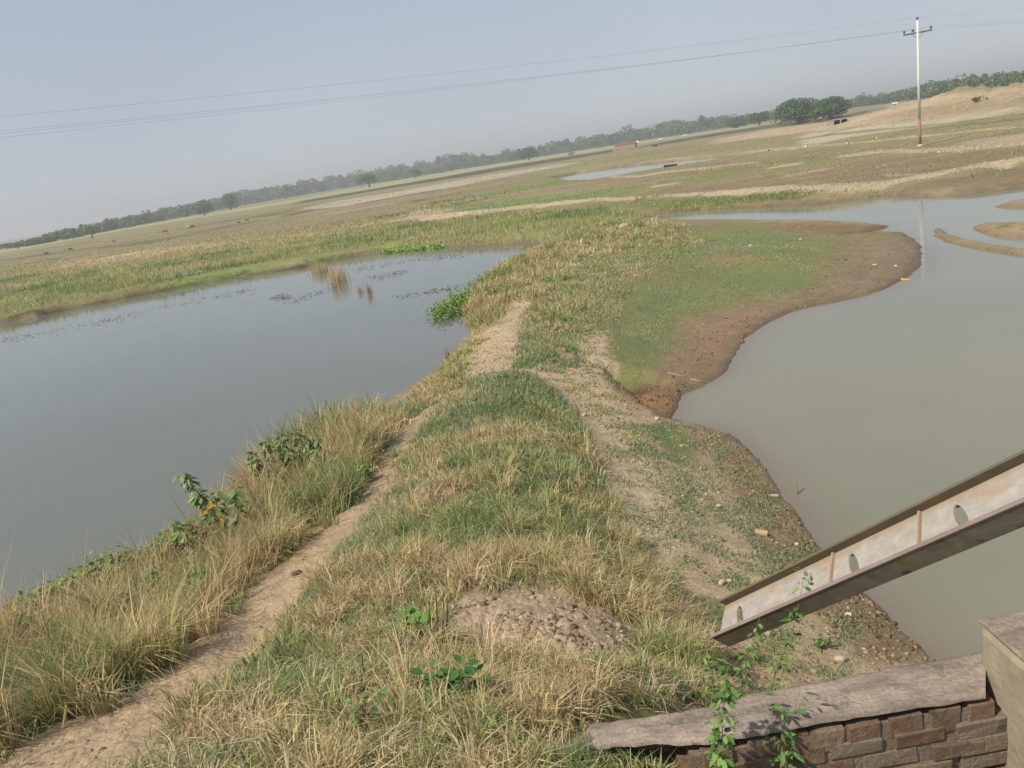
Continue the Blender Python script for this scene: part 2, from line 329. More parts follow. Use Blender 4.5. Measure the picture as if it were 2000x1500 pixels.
# mound
paint([(1395, 282), (1400, 272), (1500, 253), (1620, 238), (1720, 214), (1740, 206), (1800, 188), (1870, 179), (1900, 180), (2000, 170), (2300, 130), (2300, 170), (2000, 210), (1790, 237), (1600, 257), (1500, 266)], A(186, 166, 138), A(150, 142, 108), .15, soft=.02)
paint([(1720, 228), (1830, 200), (1920, 195), (2000, 185), (2200, 160), (2200, 172), (2000, 205), (1790, 234)], A(166, 146, 116), A(146, 138, 98), .45, soft=.03)
# road
paint(stroke(ROAD), A(190, 174, 148), c=.02, soft=.006)
paint([(800, 412), (850, 406), (900, 404), (860, 416), (900, 421), (830, 430), (760, 432), (700, 442), (690, 438), (790, 424)], A(190, 172, 148), c=.1, soft=.01)
paint(S((860, 398, 5), (930, 388, 3)), SAND, c=.1, soft=.01, k=.6)
# green flat and its muddy rim
paint([(1290, 430), (1480, 434), (1680, 437), (1780, 458), (1850, 470), (1816, 536), (1740, 566), (1560, 606), (1456, 662), (1396, 744), (1333, 772), (1320, 820), (1180, 770), (1200, 640), (1230, 560), (1300, 480)], A(140, 126, 96), A(120, 130, 80), .3, w=.3)
paint([(1340, 440), (1480, 440), (1560, 460), (1640, 480), (1660, 520), (1560, 560), (1430, 590), (1330, 640), (1270, 720), (1215, 735), (1205, 650), (1240, 570), (1290, 520), (1260, 470)], A(132, 128, 84), A(122, 130, 84), .62, soft=.05)
for p in [[(1470, 500), (1560, 520), (1600, 560), (1450, 570), (1400, 540)], [(1220, 640), (1290, 600), (1290, 700), (1230, 730)], [(1400, 455), (1540, 452), (1600, 500), (1480, 495)], [(1240, 560), (1380, 560), (1380, 600), (1240, 640)]]:
    paint(p, A(118, 130, 72), A(116, 134, 80), .78, soft=.05)
paint([(1400, 486), (1450, 492), (1480, 510), (1430, 520), (1390, 508)], A(158, 132, 100), c=.1, soft=.02, k=.8)
paint([(1500, 435), (1680, 437), (1738, 443), (1660, 458), (1560, 452)], A(134, 112, 82), c=.25, soft=.02, w=.3)
paint([(1560, 604), (1700, 566), (1816, 528), (1816, 470), (1700, 470), (1640, 500), (1600, 560)], A(142, 124, 100), c=.12, soft=.03, w=.55)
paint([(1290, 760), (1320, 690), (1370, 620), (1440, 600), (1540, 600), (1456, 665), (1425, 724), (1340, 765)], A(150, 126, 102), A(124, 126, 82), .2, soft=.03, w=.45)
paint([(1370, 660), (1400, 650), (1450, 640), (1440, 660), (1400, 700), (1375, 690)], A(160, 126, 102), c=0, soft=.02, k=.7, w=.5)
paint([(1205, 765), (1290, 758), (1330, 775), (1320, 815), (1270, 800)], A(164, 120, 84), c=0, soft=.03, w=.4)
paint([(1172, 738), (1290, 745), (1290, 758), (1200, 765)], A(118, 96, 66), c=.2, soft=.01)  # shadow under the small cut bank, laid into the soil colour
# near right slope
paint([(1210, 780), (1330, 824), (1440, 852), (1530, 970), (1600, 1066), (1690, 1158), (1830, 1290), (1950, 1400), (1500, 1400), (1380, 1330), (1290, 1180), (1200, 1000), (1160, 860)], A(190, 170, 140), A(126, 136, 88), .36, soft=.02)
paint([(1330, 826), (1440, 852), (1530, 970), (1600, 1066), (1690, 1158), (1830, 1290), (1700, 1290), (1560, 1180), (1470, 1040), (1390, 900)], A(152, 132, 104), A(122, 128, 86), .2, soft=.03, w=.3)
paint([(1240, 830), (1320, 830), (1370, 870), (1350, 920), (1290, 900)], A(140, 128, 92), A(108, 134, 66), .75, soft=.03)
paint([(1290, 900), (1370, 920), (1400, 1000), (1450, 1080), (1370, 1100), (1300, 1000)], A(184, 166, 136), A(116, 134, 82), .5, soft=.03)
paint([(1110, 740), (1180, 760), (1240, 850), (1290, 930), (1300, 1020), (1280, 1100), (1340, 1200), (1300, 1210), (1230, 1080), (1220, 960), (1180, 860)], A(206, 186, 156), A(140, 144, 100), .15, soft=.03)
# bare tops and path
paint([(870, 728), (899, 690), (929, 655), (980, 634), (1025, 568), (1042, 530), (1052, 530), (1035, 580), (1024, 610), (1010, 660), (1010, 700), (1080, 725), (1110, 700), (1130, 660), (1190, 640), (1199, 700), (1176, 739), (1194, 775), (1230, 820), (1290, 900), (1250, 890), (1200, 850), (1150, 800), (1100, 760), (1000, 718), (900, 740)], A(198, 178, 148), A(130, 132, 88), .14, soft=.012)
paint([(1030, 700), (1050, 640), (1110, 640), (1120, 690), (1090, 715)], A(176, 156, 126), A(118, 126, 80), .45, soft=.03)
PATH = [(-100, 1640, 220), (120, 1505, 185), (300, 1400, 140), (420, 1285, 118), (525, 1175, 108), (625, 1088, 92), (705, 990, 78), (765, 900, 58), (812, 830, 46), (852, 780, 38), (890, 738, 32)]
def stroke_d(pts):
    L, R = [], []
    for i, p in enumerate(pts):
        a = pts[max(i - 1, 0)]; b = pts[min(i + 1, len(pts) - 1)]
        dx, dy = b[0] - a[0], b[1] - a[1]; n = math.hypot(dx, dy); nx, ny = -dy / n, dx / n
        L.append((p[0] + nx * p[2] / 2, p[1] + ny * p[2] / 2)); R.append((p[0] - nx * p[2] / 2, p[1] - ny * p[2] / 2))
    return L + R[::-1]
PATHP = stroke_d(PATH)
paint(PATHP, A(194, 170, 140), A(150, 142, 100), .12, soft=.05)
CLOD = [(860, 1180), (960, 1165), (1080, 1150), (1160, 1190), (1240, 1230), (1260, 1300), (1150, 1310), (1050, 1290), (950, 1260), (880, 1230)]
paint(CLOD, A(196, 174, 146), A(140, 132, 88), .04, soft=.02)
paint([(975, 800), (1030, 795), (1040, 830), (990, 835)], A(186, 162, 132), c=.05, soft=.012)
paint([(1440, 1260), (1560, 1270), (1640, 1290), (1600, 1340), (1440, 1350)], A(190, 166, 132), A(120, 132, 76), .15, soft=.02)
paint([(1130, 1000), (1260, 1060), (1320, 1180), (1240, 1120), (1150, 1050)], A(176, 152, 122), A(120, 130, 80), .35, soft=.03)
turf = turf * .72 + turf.mean(1)[:, None] * np.array([1.08, 1.02, .78]) * .28
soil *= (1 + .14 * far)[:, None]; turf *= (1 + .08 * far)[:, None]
soil *= (1 + .22 * fbm(GX * .45, GY * .45, 41))[:, None]
rimw = np.exp(-np.maximum(GD, 0) / (.10 + .004 * np.exp(GQ[:, 1])))
soil *= (1 - .38 * rimw)[:, None]; cov *= (1 - .9 * rimw); wet = np.clip(wet + .6 * rimw, 0, 1)
idx = (np.arange(nv - 1)[:, None] * nu + np.arange(nu - 1)[None]).ravel()
gq = np.stack([idx, idx + 1, idx + nu + 1, idx + nu], 1)

# ------------------------------------------------------------------ materials
class NT:
    def __init__(s, name):
        s.m = bpy.data.materials.new(name); s.m.use_nodes = True; s.t = s.m.node_tree; s.t.nodes.clear()
        s.out = s.t.nodes.new('ShaderNodeOutputMaterial')
    def n(s, ty, **kw):
        o = s.t.nodes.new('ShaderNode' + ty)
        for k, v in kw.items():
            if k in o.inputs.keys(): o.inputs[k].default_value = v
            else: setattr(o, k, v)
        return o
    def l(s, a, b): s.t.links.new(a, b)
    def noise(s, vec, scale, detail=4, rough=.6):
        o = s.n('TexNoise', Scale=scale, Detail=detail, Roughness=rough); s.l(vec, o.inputs['Vector']); return o.outputs['Fac']
    def ramp(s, fac, a, b, lo=(0, 0, 0, 1), hi=(1, 1, 1, 1)):
        o = s.n('ValToRGB'); e = o.color_ramp.elements; e[0].position = a; e[1].position = b; e[0].color = lo; e[1].color = hi
        s.l(fac, o.inputs[0]); return o.outputs[0]
    def mix(s, f, a, b, mode='MIX'):
        o = s.n('Mix', data_type='RGBA', blend_type=mode)
        for sock, v in ((o.inputs[0], f), (o.inputs[6], a), (o.inputs[7], b)):
            if isinstance(v, bpy.types.NodeSocket): s.l(v, sock)
            elif isinstance(v, (int, float)): sock.default_value = v
            else: sock.default_value = tuple(v)[:3] + (1,)
        return o.outputs[2]
    def math(s, op, a, b=0.0, clamp=False):
        o = s.n('Math', operation=op, use_clamp=clamp)
        for sock, v in ((o.inputs[0], a), (o.inputs[1], b)):
            if isinstance(v, bpy.types.NodeSocket): s.l(v, sock)
            else: sock.default_value = v
        return o.outputs[0]

def ground_mat():
    m = NT('ground'); g = m.n('NewGeometry').outputs['Position']
    soilc = m.n('Attribute', attribute_name='soil').outputs['Color']; ta = m.n('Attribute', attribute_name='turf'); wt = m.n('Attribute', attribute_name='wet').outputs['Fac']
    n1 = m.noise(g, 3.0, 6, .65); n2 = m.noise(g, 22, 4, .7); n3 = m.noise(g, .35, 5, .6); n4 = m.noise(g, .03, 4, .6)
    v = m.ramp(n2, .25, .75, (.62, .6, .58, 1), (1.3, 1.3, 1.3, 1)); c = m.mix(1, soilc, v, 'MULTIPLY')
    c = m.mix(1, c, m.ramp(n1, .3, .72, (.78, .77, .75, 1), (1.18, 1.17, 1.15, 1)), 'MULTIPLY')
    t = m.mix(1, ta.outputs['Color'], m.ramp(n2, .3, .7, (.6, .62, .6, 1), (1.3, 1.28, 1.2, 1)), 'MULTIPLY')
    t = m.mix(m.ramp(n3, .42, .62), t, m.mix(1, t, (1.25, 1.08, .85), 'MULTIPLY'))
    sm = m.math('ADD', m.math('MULTIPLY', n1, .5), m.math('ADD', m.math('MULTIPLY', n3, .3), m.math('MULTIPLY', n2, .2)))
    th = m.math('SUBTRACT', sm, m.math('SUBTRACT', .64, m.math('MULTIPLY', ta.outputs['Alpha'], .30)))
    f = m.math('MULTIPLY', th, 14, True)
    c = m.mix(f, c, t)
    c = m.mix(1, c, m.ramp(n4, .35, .68, (.88, .88, .88, 1), (1.1, 1.1, 1.1, 1)), 'MULTIPLY')
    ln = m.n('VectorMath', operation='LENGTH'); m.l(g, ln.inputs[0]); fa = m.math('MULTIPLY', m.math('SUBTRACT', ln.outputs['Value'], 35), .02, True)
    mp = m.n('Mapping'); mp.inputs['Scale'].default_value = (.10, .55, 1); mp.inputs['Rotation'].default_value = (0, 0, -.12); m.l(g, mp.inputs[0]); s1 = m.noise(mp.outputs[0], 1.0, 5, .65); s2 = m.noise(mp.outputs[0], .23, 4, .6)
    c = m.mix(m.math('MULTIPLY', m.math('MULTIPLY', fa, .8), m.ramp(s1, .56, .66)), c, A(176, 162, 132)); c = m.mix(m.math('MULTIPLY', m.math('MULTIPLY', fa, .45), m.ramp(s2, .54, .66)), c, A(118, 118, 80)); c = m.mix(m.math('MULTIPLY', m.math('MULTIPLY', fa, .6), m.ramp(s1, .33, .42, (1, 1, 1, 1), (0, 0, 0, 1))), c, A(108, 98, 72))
    p = m.n('BsdfPrincipled'); m.l(c, p.inputs['Base Color'])
    m.l(m.math('SUBTRACT', .95, m.math('MULTIPLY', wt, .55)), p.inputs['Roughness']); p.inputs['Specular IOR Level'].default_value = .25
    b = m.n('Bump', Strength=.9, Distance=.05); m.l(m.math('ADD', n1, m.math('MULTIPLY', n2, .5)), b.inputs['Height']); m.l(b.outputs[0], p.inputs['Normal'])
    m.l(p.outputs[0], m.out.inputs[0]); return m.m
def attr_leaf(name, rough=.7, trans=.38, attr='col'):
    m = NT(name); c = m.n('Attribute', attribute_name=attr).outputs['Color']
    d = m.n('BsdfPrincipled', Roughness=rough); d.inputs['Specular IOR Level'].default_value = .2; m.l(c, d.inputs['Base Color'])
    t = m.n('BsdfTranslucent'); m.l(c, t.inputs['Color'])
    x = m.n('MixShader'); x.inputs[0].default_value = trans; m.l(d.outputs[0], x.inputs[1]); m.l(t.outputs[0], x.inputs[2]); m.l(x.outputs[0], m.out.inputs[0]); return m.m
def plain(name, a, b, scale=6, rough=.85, bump=.3, dist=.01, metal=0):
    m = NT(name); g = m.n('TexCoord').outputs['Object']
    n = m.noise(g, scale, 6, .7); c = m.mix(m.ramp(n, .32, .68), a, b)
    p = m.n('BsdfPrincipled', Roughness=rough, Metallic=metal); p.inputs['Specular IOR Level'].default_value = .3; m.l(c, p.inputs['Base Color'])
    bb = m.n('Bump', Strength=bump, Distance=dist); m.l(m.noise(g, scale * 5, 4, .7), bb.inputs['Height']); m.l(bb.outputs[0], p.inputs['Normal'])
    m.l(p.outputs[0], m.out.inputs[0]); return m.m
def attr_solid(name, rough=.9, bump=.5, scale=30, attr='col'):
    m = NT(name); g = m.n('TexCoord').outputs['Object']; c = m.n('Attribute', attribute_name=attr).outputs['Color']
    n = m.noise(g, scale, 5, .7); c = m.mix(1, c, m.ramp(n, .3, .7, (.7, .7, .7, 1), (1.2, 1.2, 1.2, 1)), 'MULTIPLY')
    p = m.n('BsdfPrincipled', Roughness=rough); p.inputs['Specular IOR Level'].default_value = .2; m.l(c, p.inputs['Base Color'])
    bb = m.n('Bump', Strength=bump, Distance=.01); m.l(n, bb.inputs['Height']); m.l(bb.outputs[0], p.inputs['Normal'])
    m.l(p.outputs[0], m.out.inputs[0]); return m.m
def water_mat(name, body, body2):
    m = NT(name); g = m.n('NewGeometry').outputs['Position']
    c = m.mix(m.ramp(m.noise(g, .12, 4, .6), .35, .65), body, body2); c = m.mix(m.n('Attribute', attribute_name='shallow').outputs['Fac'], c, A(128, 110, 100, .66))
    p = m.n('BsdfPrincipled', Roughness=.06, IOR=1.33); m.l(c, p.inputs['Base Color']); p.inputs['Specular IOR Level'].default_value = .5
    mp = m.n('Mapping'); mp.inputs['Scale'].default_value = (1, 2.2, 1); mp.inputs['Rotation'].default_value = (0, 0, .5); m.l(g, mp.inputs[0])
    b = m.n('Bump', Strength=.22, Distance=.02); m.l(m.math('MULTIPLY', m.noise(mp.outputs[0], 3.5, 4, .5), m.ramp(m.noise(g, .09, 4, .6), .4, .65)), b.inputs['Height']); m.l(b.outputs[0], p.inputs['Normal'])
    m.l(p.outputs[0], m.out.inputs[0]); return m.m
M_GR = ground_mat(); M_LEAF = attr_leaf('grass_blades'); M_FOL = attr_leaf('foliage', .6, .2)
M_CLOD = attr_solid('clods'); M_BARK = plain('bark', (.09, .07, .05), (.16, .13, .09), 3)
M_WL = water_mat('pond_water_left', A(122, 126, 116, .6), A(114, 119, 110, .6)); M_WR = water_mat('pond_water_right', A(142, 140, 120, .7), A(132, 131, 114, .7))
M_WOOD = plain('weathered_wood', (.22, .17, .11), (.4, .32, .22), 8); M_DARKW = plain('dark_wet_wood', (.03, .028, .022), (.08, .07, .055), 8)

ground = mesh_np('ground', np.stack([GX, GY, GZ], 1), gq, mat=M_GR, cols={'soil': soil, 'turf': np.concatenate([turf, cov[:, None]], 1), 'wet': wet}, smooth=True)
tag(ground, kind='structure')

def water(name, poly, mat, pad=.03):
    z = poly; lo, hi = z.min(0) - pad, z.max(0) + pad
    lo[0] = max(lo[0], -1.35); hi[0] = min(hi[0], 1.35); lo[1] = max(lo[1], math.log(2.2))
    st = .012
    a = np.arange(lo[0], hi[0] + st, st); b = np.arange(lo[1], hi[1] + st, st); AA, BB = np.meshgrid(a, b)
    q = np.stack([AA.ravel(), BB.ravel()], 1); s = sdf(z, q).reshape(BB.shape) > -pad
    cell = s[:-1, :-1] | s[1:, :-1] | s[:-1, 1:] | s[1:, 1:]
    j, i = np.where(cell); k = j * len(a) + i
    V = np.stack([np.sin(q[:, 0]) * np.exp(q[:, 1]), np.cos(q[:, 0]) * np.exp(q[:, 1]), np.zeros(len(q))], 1)
    F = np.stack([k, k + 1, k + 1 + len(a), k + len(a)], 1)
    used, inv = np.unique(F, return_inverse=True)
    dm = np.maximum(sdf(z, q[used]), 0) * np.exp(q[used][:, 1]); o = mesh_np(name, V[used], inv.reshape(F.shape), mat=mat, cols={'shallow': .7 * np.exp(-dm / .35)}); return tag(o, kind='structure')
water('water', WATER[0], M_WL); water('water', WATER[1], M_WR); water('water', WATER[2], M_WR, .02); water('water', WATER[3], M_WR, .012)

# ------------------------------------------------------------------ haze
def haze():
    m = NT('haze'); v = m.n('VolumePrincipled'); v.inputs['Color'].default_value = (.86, .88, .90, 1); v.inputs['Density'].default_value = .0007; v.inputs['Anisotropy'].default_value = .2
    m.l(v.outputs[0], m.out.inputs['Volume'])
    x, y0, y1, z0, z1 = 6400, -400, 6400, -1.6, 30
    V = [(-x, y0, z0), (x, y0, z0), (x, y1, z0), (-x, y1, z0), (-x, y0, z1), (x, y0, z1), (x, y1, z1), (-x, y1, z1)]
    o = mesh_np('haze', V, [(0, 3, 2, 1), (4, 5, 6, 7), (0, 1, 5, 4), (1, 2, 6, 5), (2, 3, 7, 6), (3, 0, 4, 7)], mat=m.m)
    tag(o, 'thin pale haze over the fields', 'haze', kind='stuff')
haze()
# ------------------------------------------------------------------ grass
LIGHTTAN = A(228, 206, 160); TAN = A(204, 180, 128); STRAW = A(214, 198, 138); YG = A(184, 184, 118); GG = A(150, 166, 96); DG = A(122, 142, 86); BG = A(158, 172, 138); RED = A(200, 156, 126)
LIGHTTAN, TAN, STRAW, YG, GG, DG, BG, RED = [np.minimum(c * np.array([1.14, 1.13, 1.32]), .8) for c in (LIGHTTAN, TAN, STRAW, YG, GG, DG, BG, RED)]
def blades(P, h, w, col, lean=.35, seg=2, curve=.5, az=None):
    n = len(P); a = rng.uniform(0, 2 * np.pi, n) if az is None else az
    L = np.abs(rng.normal(0, lean, n)) if np.isscalar(lean) else lean; dx, dy = np.cos(a), np.sin(a)
    fa = rng.uniform(0, np.pi, n); wx, wy = np.cos(fa) * w / 2, np.sin(fa) * w / 2
    rows = []; ts = [0, .5, 1] if seg == 2 else [0, 1]
    for t in ts:
        th = L * t * (1 + curve * t)
        ox = dx * h * t * np.sin(np.minimum(th, 1.5)); oz = h * t * np.cos(np.minimum(th, 1.5))
        rows.append((P[:, 0] + ox, P[:, 1] + dy * h * t * np.sin(np.minimum(th, 1.5)), P[:, 2] + oz))
    vs, cs = [], []
    for k, t in enumerate(ts[:-1]):
        f = 1 - .35 * t
        x, y, z = rows[k]
        vs += [np.stack([x - wx * f, y - wy * f, z - (.02 if t == 0 else 0)], 1), np.stack([x + wx * f, y + wy * f, z - (.02 if t == 0 else 0)], 1)]
    vs.append(np.stack(rows[-1], 1)); m = len(vs)
    V = np.stack(vs, 1).reshape(-1, 3); b = np.arange(n) * m
    T = np.stack([b + m - 3, b + m - 2, b + m - 1], 1); Q = np.stack([b, b + 1, b + 3, b + 2], 1) if seg == 2 else np.zeros((0, 4), int)
    return V, Q, T, np.repeat(col, m, 0)
class Acc:
    def __init__(s): s.V, s.Q, s.T, s.K, s.n = [], [], [], [], 0
    def add(s, V, Q, T, K):
        s.V.append(V); s.K.append(K)
        if Q is not None and len(Q): s.Q.append(Q + s.n)
        if T is not None and len(T): s.T.append(T + s.n)
        s.n += len(V)
    def build(s, name, mat, parent=None, smooth=False):
        return mesh_np(name, np.concatenate(s.V), np.concatenate(s.Q) if s.Q else None, np.concatenate(s.T) if s.T else None, mat, parent, {'col': np.concatenate(s.K)}, smooth)
def scatter(poly, n, excl=(), clump=0.0, cs=1.6, seed=50, soft=.01, waterok=False, bias=0):
    z = zone(poly) if not isinstance(poly, np.ndarray) else poly
    lo, hi = z.min(0), z.max(0); out = np.zeros((0, 2)); tries = 0
    while len(out) < n and tries < 30:
        tries += 1; q = rng.uniform(lo, hi, (min(n * 3, 400000), 2))
        X = np.sin(q[:, 0]) * np.exp(q[:, 1]); Y = np.cos(q[:, 0]) * np.exp(q[:, 1])
        wq = q + np.stack([fbm(X * 1.3, Y * 1.3, 61), fbm(X * 1.3, Y * 1.3, 62)], 1) * .03
        a = sstep(sdf(z, wq), -soft, soft)
        for e, k in excl: a *= 1 - k * sstep(sdf(e, wq) + .03 * fbm(X * 4, Y * 4, 63), -.02, .035)
        if clump: a *= np.clip(1 - clump + clump * 2.6 * np.clip(fbm(X * cs, Y * cs, seed, 3) + .12, 0, .5) * 2, 0, 1)
        if bias: a *= np.clip(np.exp(-(q[:, 1] - lo[1]) * bias), 0, 1)
        k = rng.random(len(q)) < a
        out = np.concatenate([out, q[k]])
    q = out[:n]; X = np.sin(q[:, 0]) * np.exp(q[:, 1]); Y = np.cos(q[:, 0]) * np.exp(q[:, 1]); Z = height_at(X, Y)
    P = np.stack([X, Y, Z], 1)
    return P if waterok else P[Z > .015]
def palette(P, cols, wts, scale=.8, seed=70, jit=.22):
    n = len(P); f = fbm(P[:, 0] * scale, P[:, 1] * scale, seed, 3) * 1.3 + .5 + rng.normal(0, .17, n)
    e = np.cumsum(wts) / np.sum(wts); i = np.clip(np.searchsorted(e, np.clip(f, 0, .999)), 0, len(cols) - 1)
    return np.array(cols)[i] * (1 + rng.normal(0, jit, n)).clip(.5, 1.6)[:, None]
PZ = zone(PATHP); CZN = zone(CLOD)
BARE1 = zone([(870, 728), (899, 690), (929, 655), (980, 634), (1025, 568), (1042, 530), (1052, 530), (1035, 580), (1024, 610), (1010, 660), (1010, 700), (1080, 725), (1110, 700), (1130, 660), (1190, 640), (1199, 700), (1176, 739), (1194, 775), (1230, 820), (1290, 900), (1250, 890), (1200, 850), (1150, 800), (1100, 760), (1000, 718), (900, 740)])
def rr(P): return np.hypot(P[:, 0], P[:, 1])
def grass(acc, poly, n, h, w, cols, wts, lean=.35, excl=(), clump=.6, cs=1.6, seed=50, hvar=.35, seg=2, ps=.8, soft=.01, az=None, curve=.5, bias=0, tuft=None):
    tuft = (h > .1 and seg == 2) if tuft is None else tuft
    if not tuft:
        P = scatter(poly, n, excl, clump, cs, seed, soft, bias=bias)
        hh = h * (1 + rng.normal(0, hvar, len(P))).clip(.25, 1.9) * (.75 + .9 * np.clip(fbm(P[:, 0] * cs, P[:, 1] * cs, seed, 3) + .3, 0, 1))
        ww = w * np.maximum(rr(P) / 9, .8) * rng.uniform(.6, 1.4, len(P))
        acc.add(*blades(P, hh, ww, palette(P, cols, wts, ps, seed + 9), lean, seg, curve, None)); return
    per = 34; Pc = scatter(poly, max(20, int(n * .8) // per), excl, clump, cs, seed, soft, bias=bias); m = len(Pc)
    sz = rng.lognormal(0, .42, m).clip(.4, 2.2); cnt = np.maximum(6, (per * sz * rng.uniform(.5, 1.5, m))).astype(int); i = np.repeat(np.arange(m), cnt)
    sg = (.035 * np.maximum(rr(Pc) / 9, .8) * (.6 + sz * .6))[i]; N = len(i)
    ox, oy = rng.normal(0, 1, N) * sg, rng.normal(0, 1, N) * sg; P = Pc[i] + np.stack([ox, oy, np.zeros(N)], 1); P[:, 2] = height_at(P[:, 0], P[:, 1])
    k = P[:, 2] > .012; P, i, ox, oy, sg = P[k], i[k], ox[k], oy[k], sg[k]; N = len(P)
    d = np.hypot(ox, oy) / sg; hh = (h * 1.05 * sz ** .7)[i] * rng.uniform(.35, 1.25, N) * (1.1 - .15 * d)
    wl = rng.normal(0, .35, (m, 2))[i]                                   # each tussock leans its own way
    a = np.arctan2(oy + wl[:, 1] * sg, ox + wl[:, 0] * sg) + rng.normal(0, .5, N)
    ww = w * 1.15 * np.maximum(rr(P) / 9, .8) * rng.uniform(.45, 1.6, N)
    pc = palette(Pc, cols, wts, ps, seed + 9, .10)[i]; own = palette(P, cols, wts, ps, seed + 9, .2)
    mixk = (rng.random(N) < .45)[:, None]
    V, Q, T, K = blades(P, hh, ww, np.where(mixk, own, pc * rng.uniform(.8, 1.25, (N, 1))), (lean * (.35 + .65 * d) * rng.uniform(.4, 1.5, N)), 2, curve, a)
    acc.add(V, Q, T, K)
EX = ((PZ, 1.0), (CZN, .93))
DRYMIX = ([DG, GG, YG, STRAW, TAN, LIGHTTAN], [.08, .16, .22, .2, .22, .16]); GRNMIX = ([DG, GG, BG, YG, STRAW], [.1, .3, .15, .3, .15])
LB = [(-300, 1620), (-300, 1330), (0, 1262), (130, 1200), (340, 1105), (455, 1000), (520, 925), (640, 850), (735, 812), (790, 830), (730, 940), (600, 1070), (500, 1150), (400, 1260), (270, 1385), (130, 1500)]
a1 = Acc()
grass(a1, LB, 52000, .36, .010, *DRYMIX, lean=.45, excl=EX, clump=.95, cs=2.2, seed=51, hvar=.5)
grass(a1, [(470, 1000), (520, 925), (640, 850), (735, 812), (790, 840), (720, 950), (620, 1040), (520, 1080)], 16000, .46, .009, *DRYMIX, lean=.35, excl=EX, clump=.9, cs=2.2, seed=52, hvar=.5)
grass(a1, LB, 6000, .62, .006, [RED, TAN, LIGHTTAN], [.3, .4, .3], lean=.4, excl=EX, clump=.95, seed=51, hvar=.5)
grass(a1, [(-300, 1620), (-300, 1400), (60, 1290), (380, 1190), (560, 1090), (700, 950), (780, 850), (810, 850), (740, 960), (600, 1090), (500, 1190), (380, 1320), (200, 1450), (60, 1560)], 26000, .12, .010, *GRNMIX, lean=.8, excl=EX, clump=.8, seed=53)
grass(a1, [(780, 830), (740, 815), (870, 740), (905, 735), (850, 790)], 7000, .08, .011, *GRNMIX, lean=.8, excl=((PZ, .9),), clump=.8, seed=54)
tag(a1.build('bank_grass', M_LEAF), 'tall dry grass between the left pond and the footpath', 'grass', kind='stuff')
a2 = Acc()
HUMP = [(875, 745), (1010, 722), (1085, 765), (1150, 850), (1190, 960), (1250, 1060), (1300, 1170), (1220, 1200), (1120, 1150), (950, 1155), (700, 1150), (560, 1250), (640, 1090), (740, 960), (830, 840)]
grass(a2, HUMP, 62000, .085, .010, *GRNMIX, lean=.8, excl=EX, clump=.7, cs=2.0, seed=55, hvar=.5)
grass(a2, [(930, 850), (1060, 800), (1150, 850), (1185, 960), (1250, 1060), (1290, 1170), (1120, 1130), (900, 1130), (700, 1120), (780, 1000), (860, 940)], 26000, .20, .008, *DRYMIX, lean=.6, excl=EX, clump=.85, cs=2.0, seed=56, hvar=.5)
grass(a2, [(640, 1110), (900, 1110), (1280, 1120), (1310, 1210), (1220, 1230), (1100, 1140), (900, 1170), (600, 1240)], 18000, .2, .009, *DRYMIX, lean=.7, excl=EX, clump=.8, seed=57, hvar=.5)
tag(a2.build('hump_grass', M_LEAF), 'green and straw coloured grass over the middle of the ridge right of the footpath', 'grass', kind='stuff')
a3 = Acc()
LOW = [(100, 1640), (350, 1400), (480, 1260), (600, 1160), (850, 1170), (900, 1250), (1100, 1310), (1280, 1300), (1420, 1330), (1430, 1365), (1280, 1380), (1130, 1405), (1080, 1460), (1060, 1640)]
grass(a3, LOW, 24000, .155, .009, *DRYMIX, lean=.6, excl=EX, clump=.95, cs=2.6, seed=58, hvar=.5)
grass(a3, LOW, 10000, .20, .006, [TAN, LIGHTTAN, STRAW], [.4, .3, .3], lean=.9, excl=EX, clump=.8, seed=59, hvar=.5)
grass(a3, LOW, 24000, .08, .009, *GRNMIX, lean=.9, excl=EX, clump=.8, seed=60)
grass(a3, [(1000, 1500), (1170, 1510), (1290, 1505), (1400, 1510), (1500, 1530), (1520, 1680), (950, 1680)], 8000, .11, .006, *DRYMIX, lean=.7, clump=.6, seed=72, hvar=.5)
grass(a3, [(1050, 1500), (1400, 1490), (1900, 1480), (1980, 1640), (1000, 1640)], 14000, .10, .007, *GRNMIX, lean=.8, clump=.8, seed=61)
tag(a3.build('roadside_grass', M_LEAF), 'matted dry and green grass on the slope nearest the road', 'grass', kind='stuff')
a4 = Acc()
grass(a4, [(1200, 800), (1330, 828), (1460, 890), (1600, 1090), (1700, 1200), (1650, 1330), (1440, 1350), (1330, 1250), (1260, 1060), (1180, 900)], 22000, .03, .011, [GG, DG, BG, YG], [.4, .2, .2, .2], lean=.9, clump=1, cs=3.2, seed=62)
grass(a4, [(1230, 1150), (1330, 1170), (1400, 1280), (1330, 1330), (1260, 1290)], 6000, .18, .008, *DRYMIX, lean=.6, clump=.9, seed=63, hvar=.5)
tag(a4.build('slope_turf', M_LEAF), 'sparse green turf on the stony slope above the right pond', 'grass', kind='stuff')
a5 = Acc()
EXB = ((BARE1, .95),)
RID = [(1062, 500), (1100, 470), (1230, 425), (1300, 436), (1380, 470), (1330, 500), (1240, 560), (1200, 620), (1100, 680), (1030, 690), (1015, 660), (1040, 560)]
grass(a5, RID, 40000, .075, .008, [GG, YG, BG, YG, STRAW], [.25, .25, .1, .2, .2], lean=.6, excl=EXB, clump=.8, cs=1.4, seed=64, hvar=.5)
grass(a5, [(1060, 490), (1120, 462), (1240, 428), (1330, 440), (1340, 470), (1220, 490), (1120, 520), (1080, 580), (1150, 600), (1130, 650), (1050, 660), (1040, 590)], 9000, .28, .008, [GG, YG, STRAW, TAN, LIGHTTAN], [.2, .3, .22, .15, .13], lean=.45, excl=EXB, clump=.95, cs=1.4, seed=65, hvar=.5)
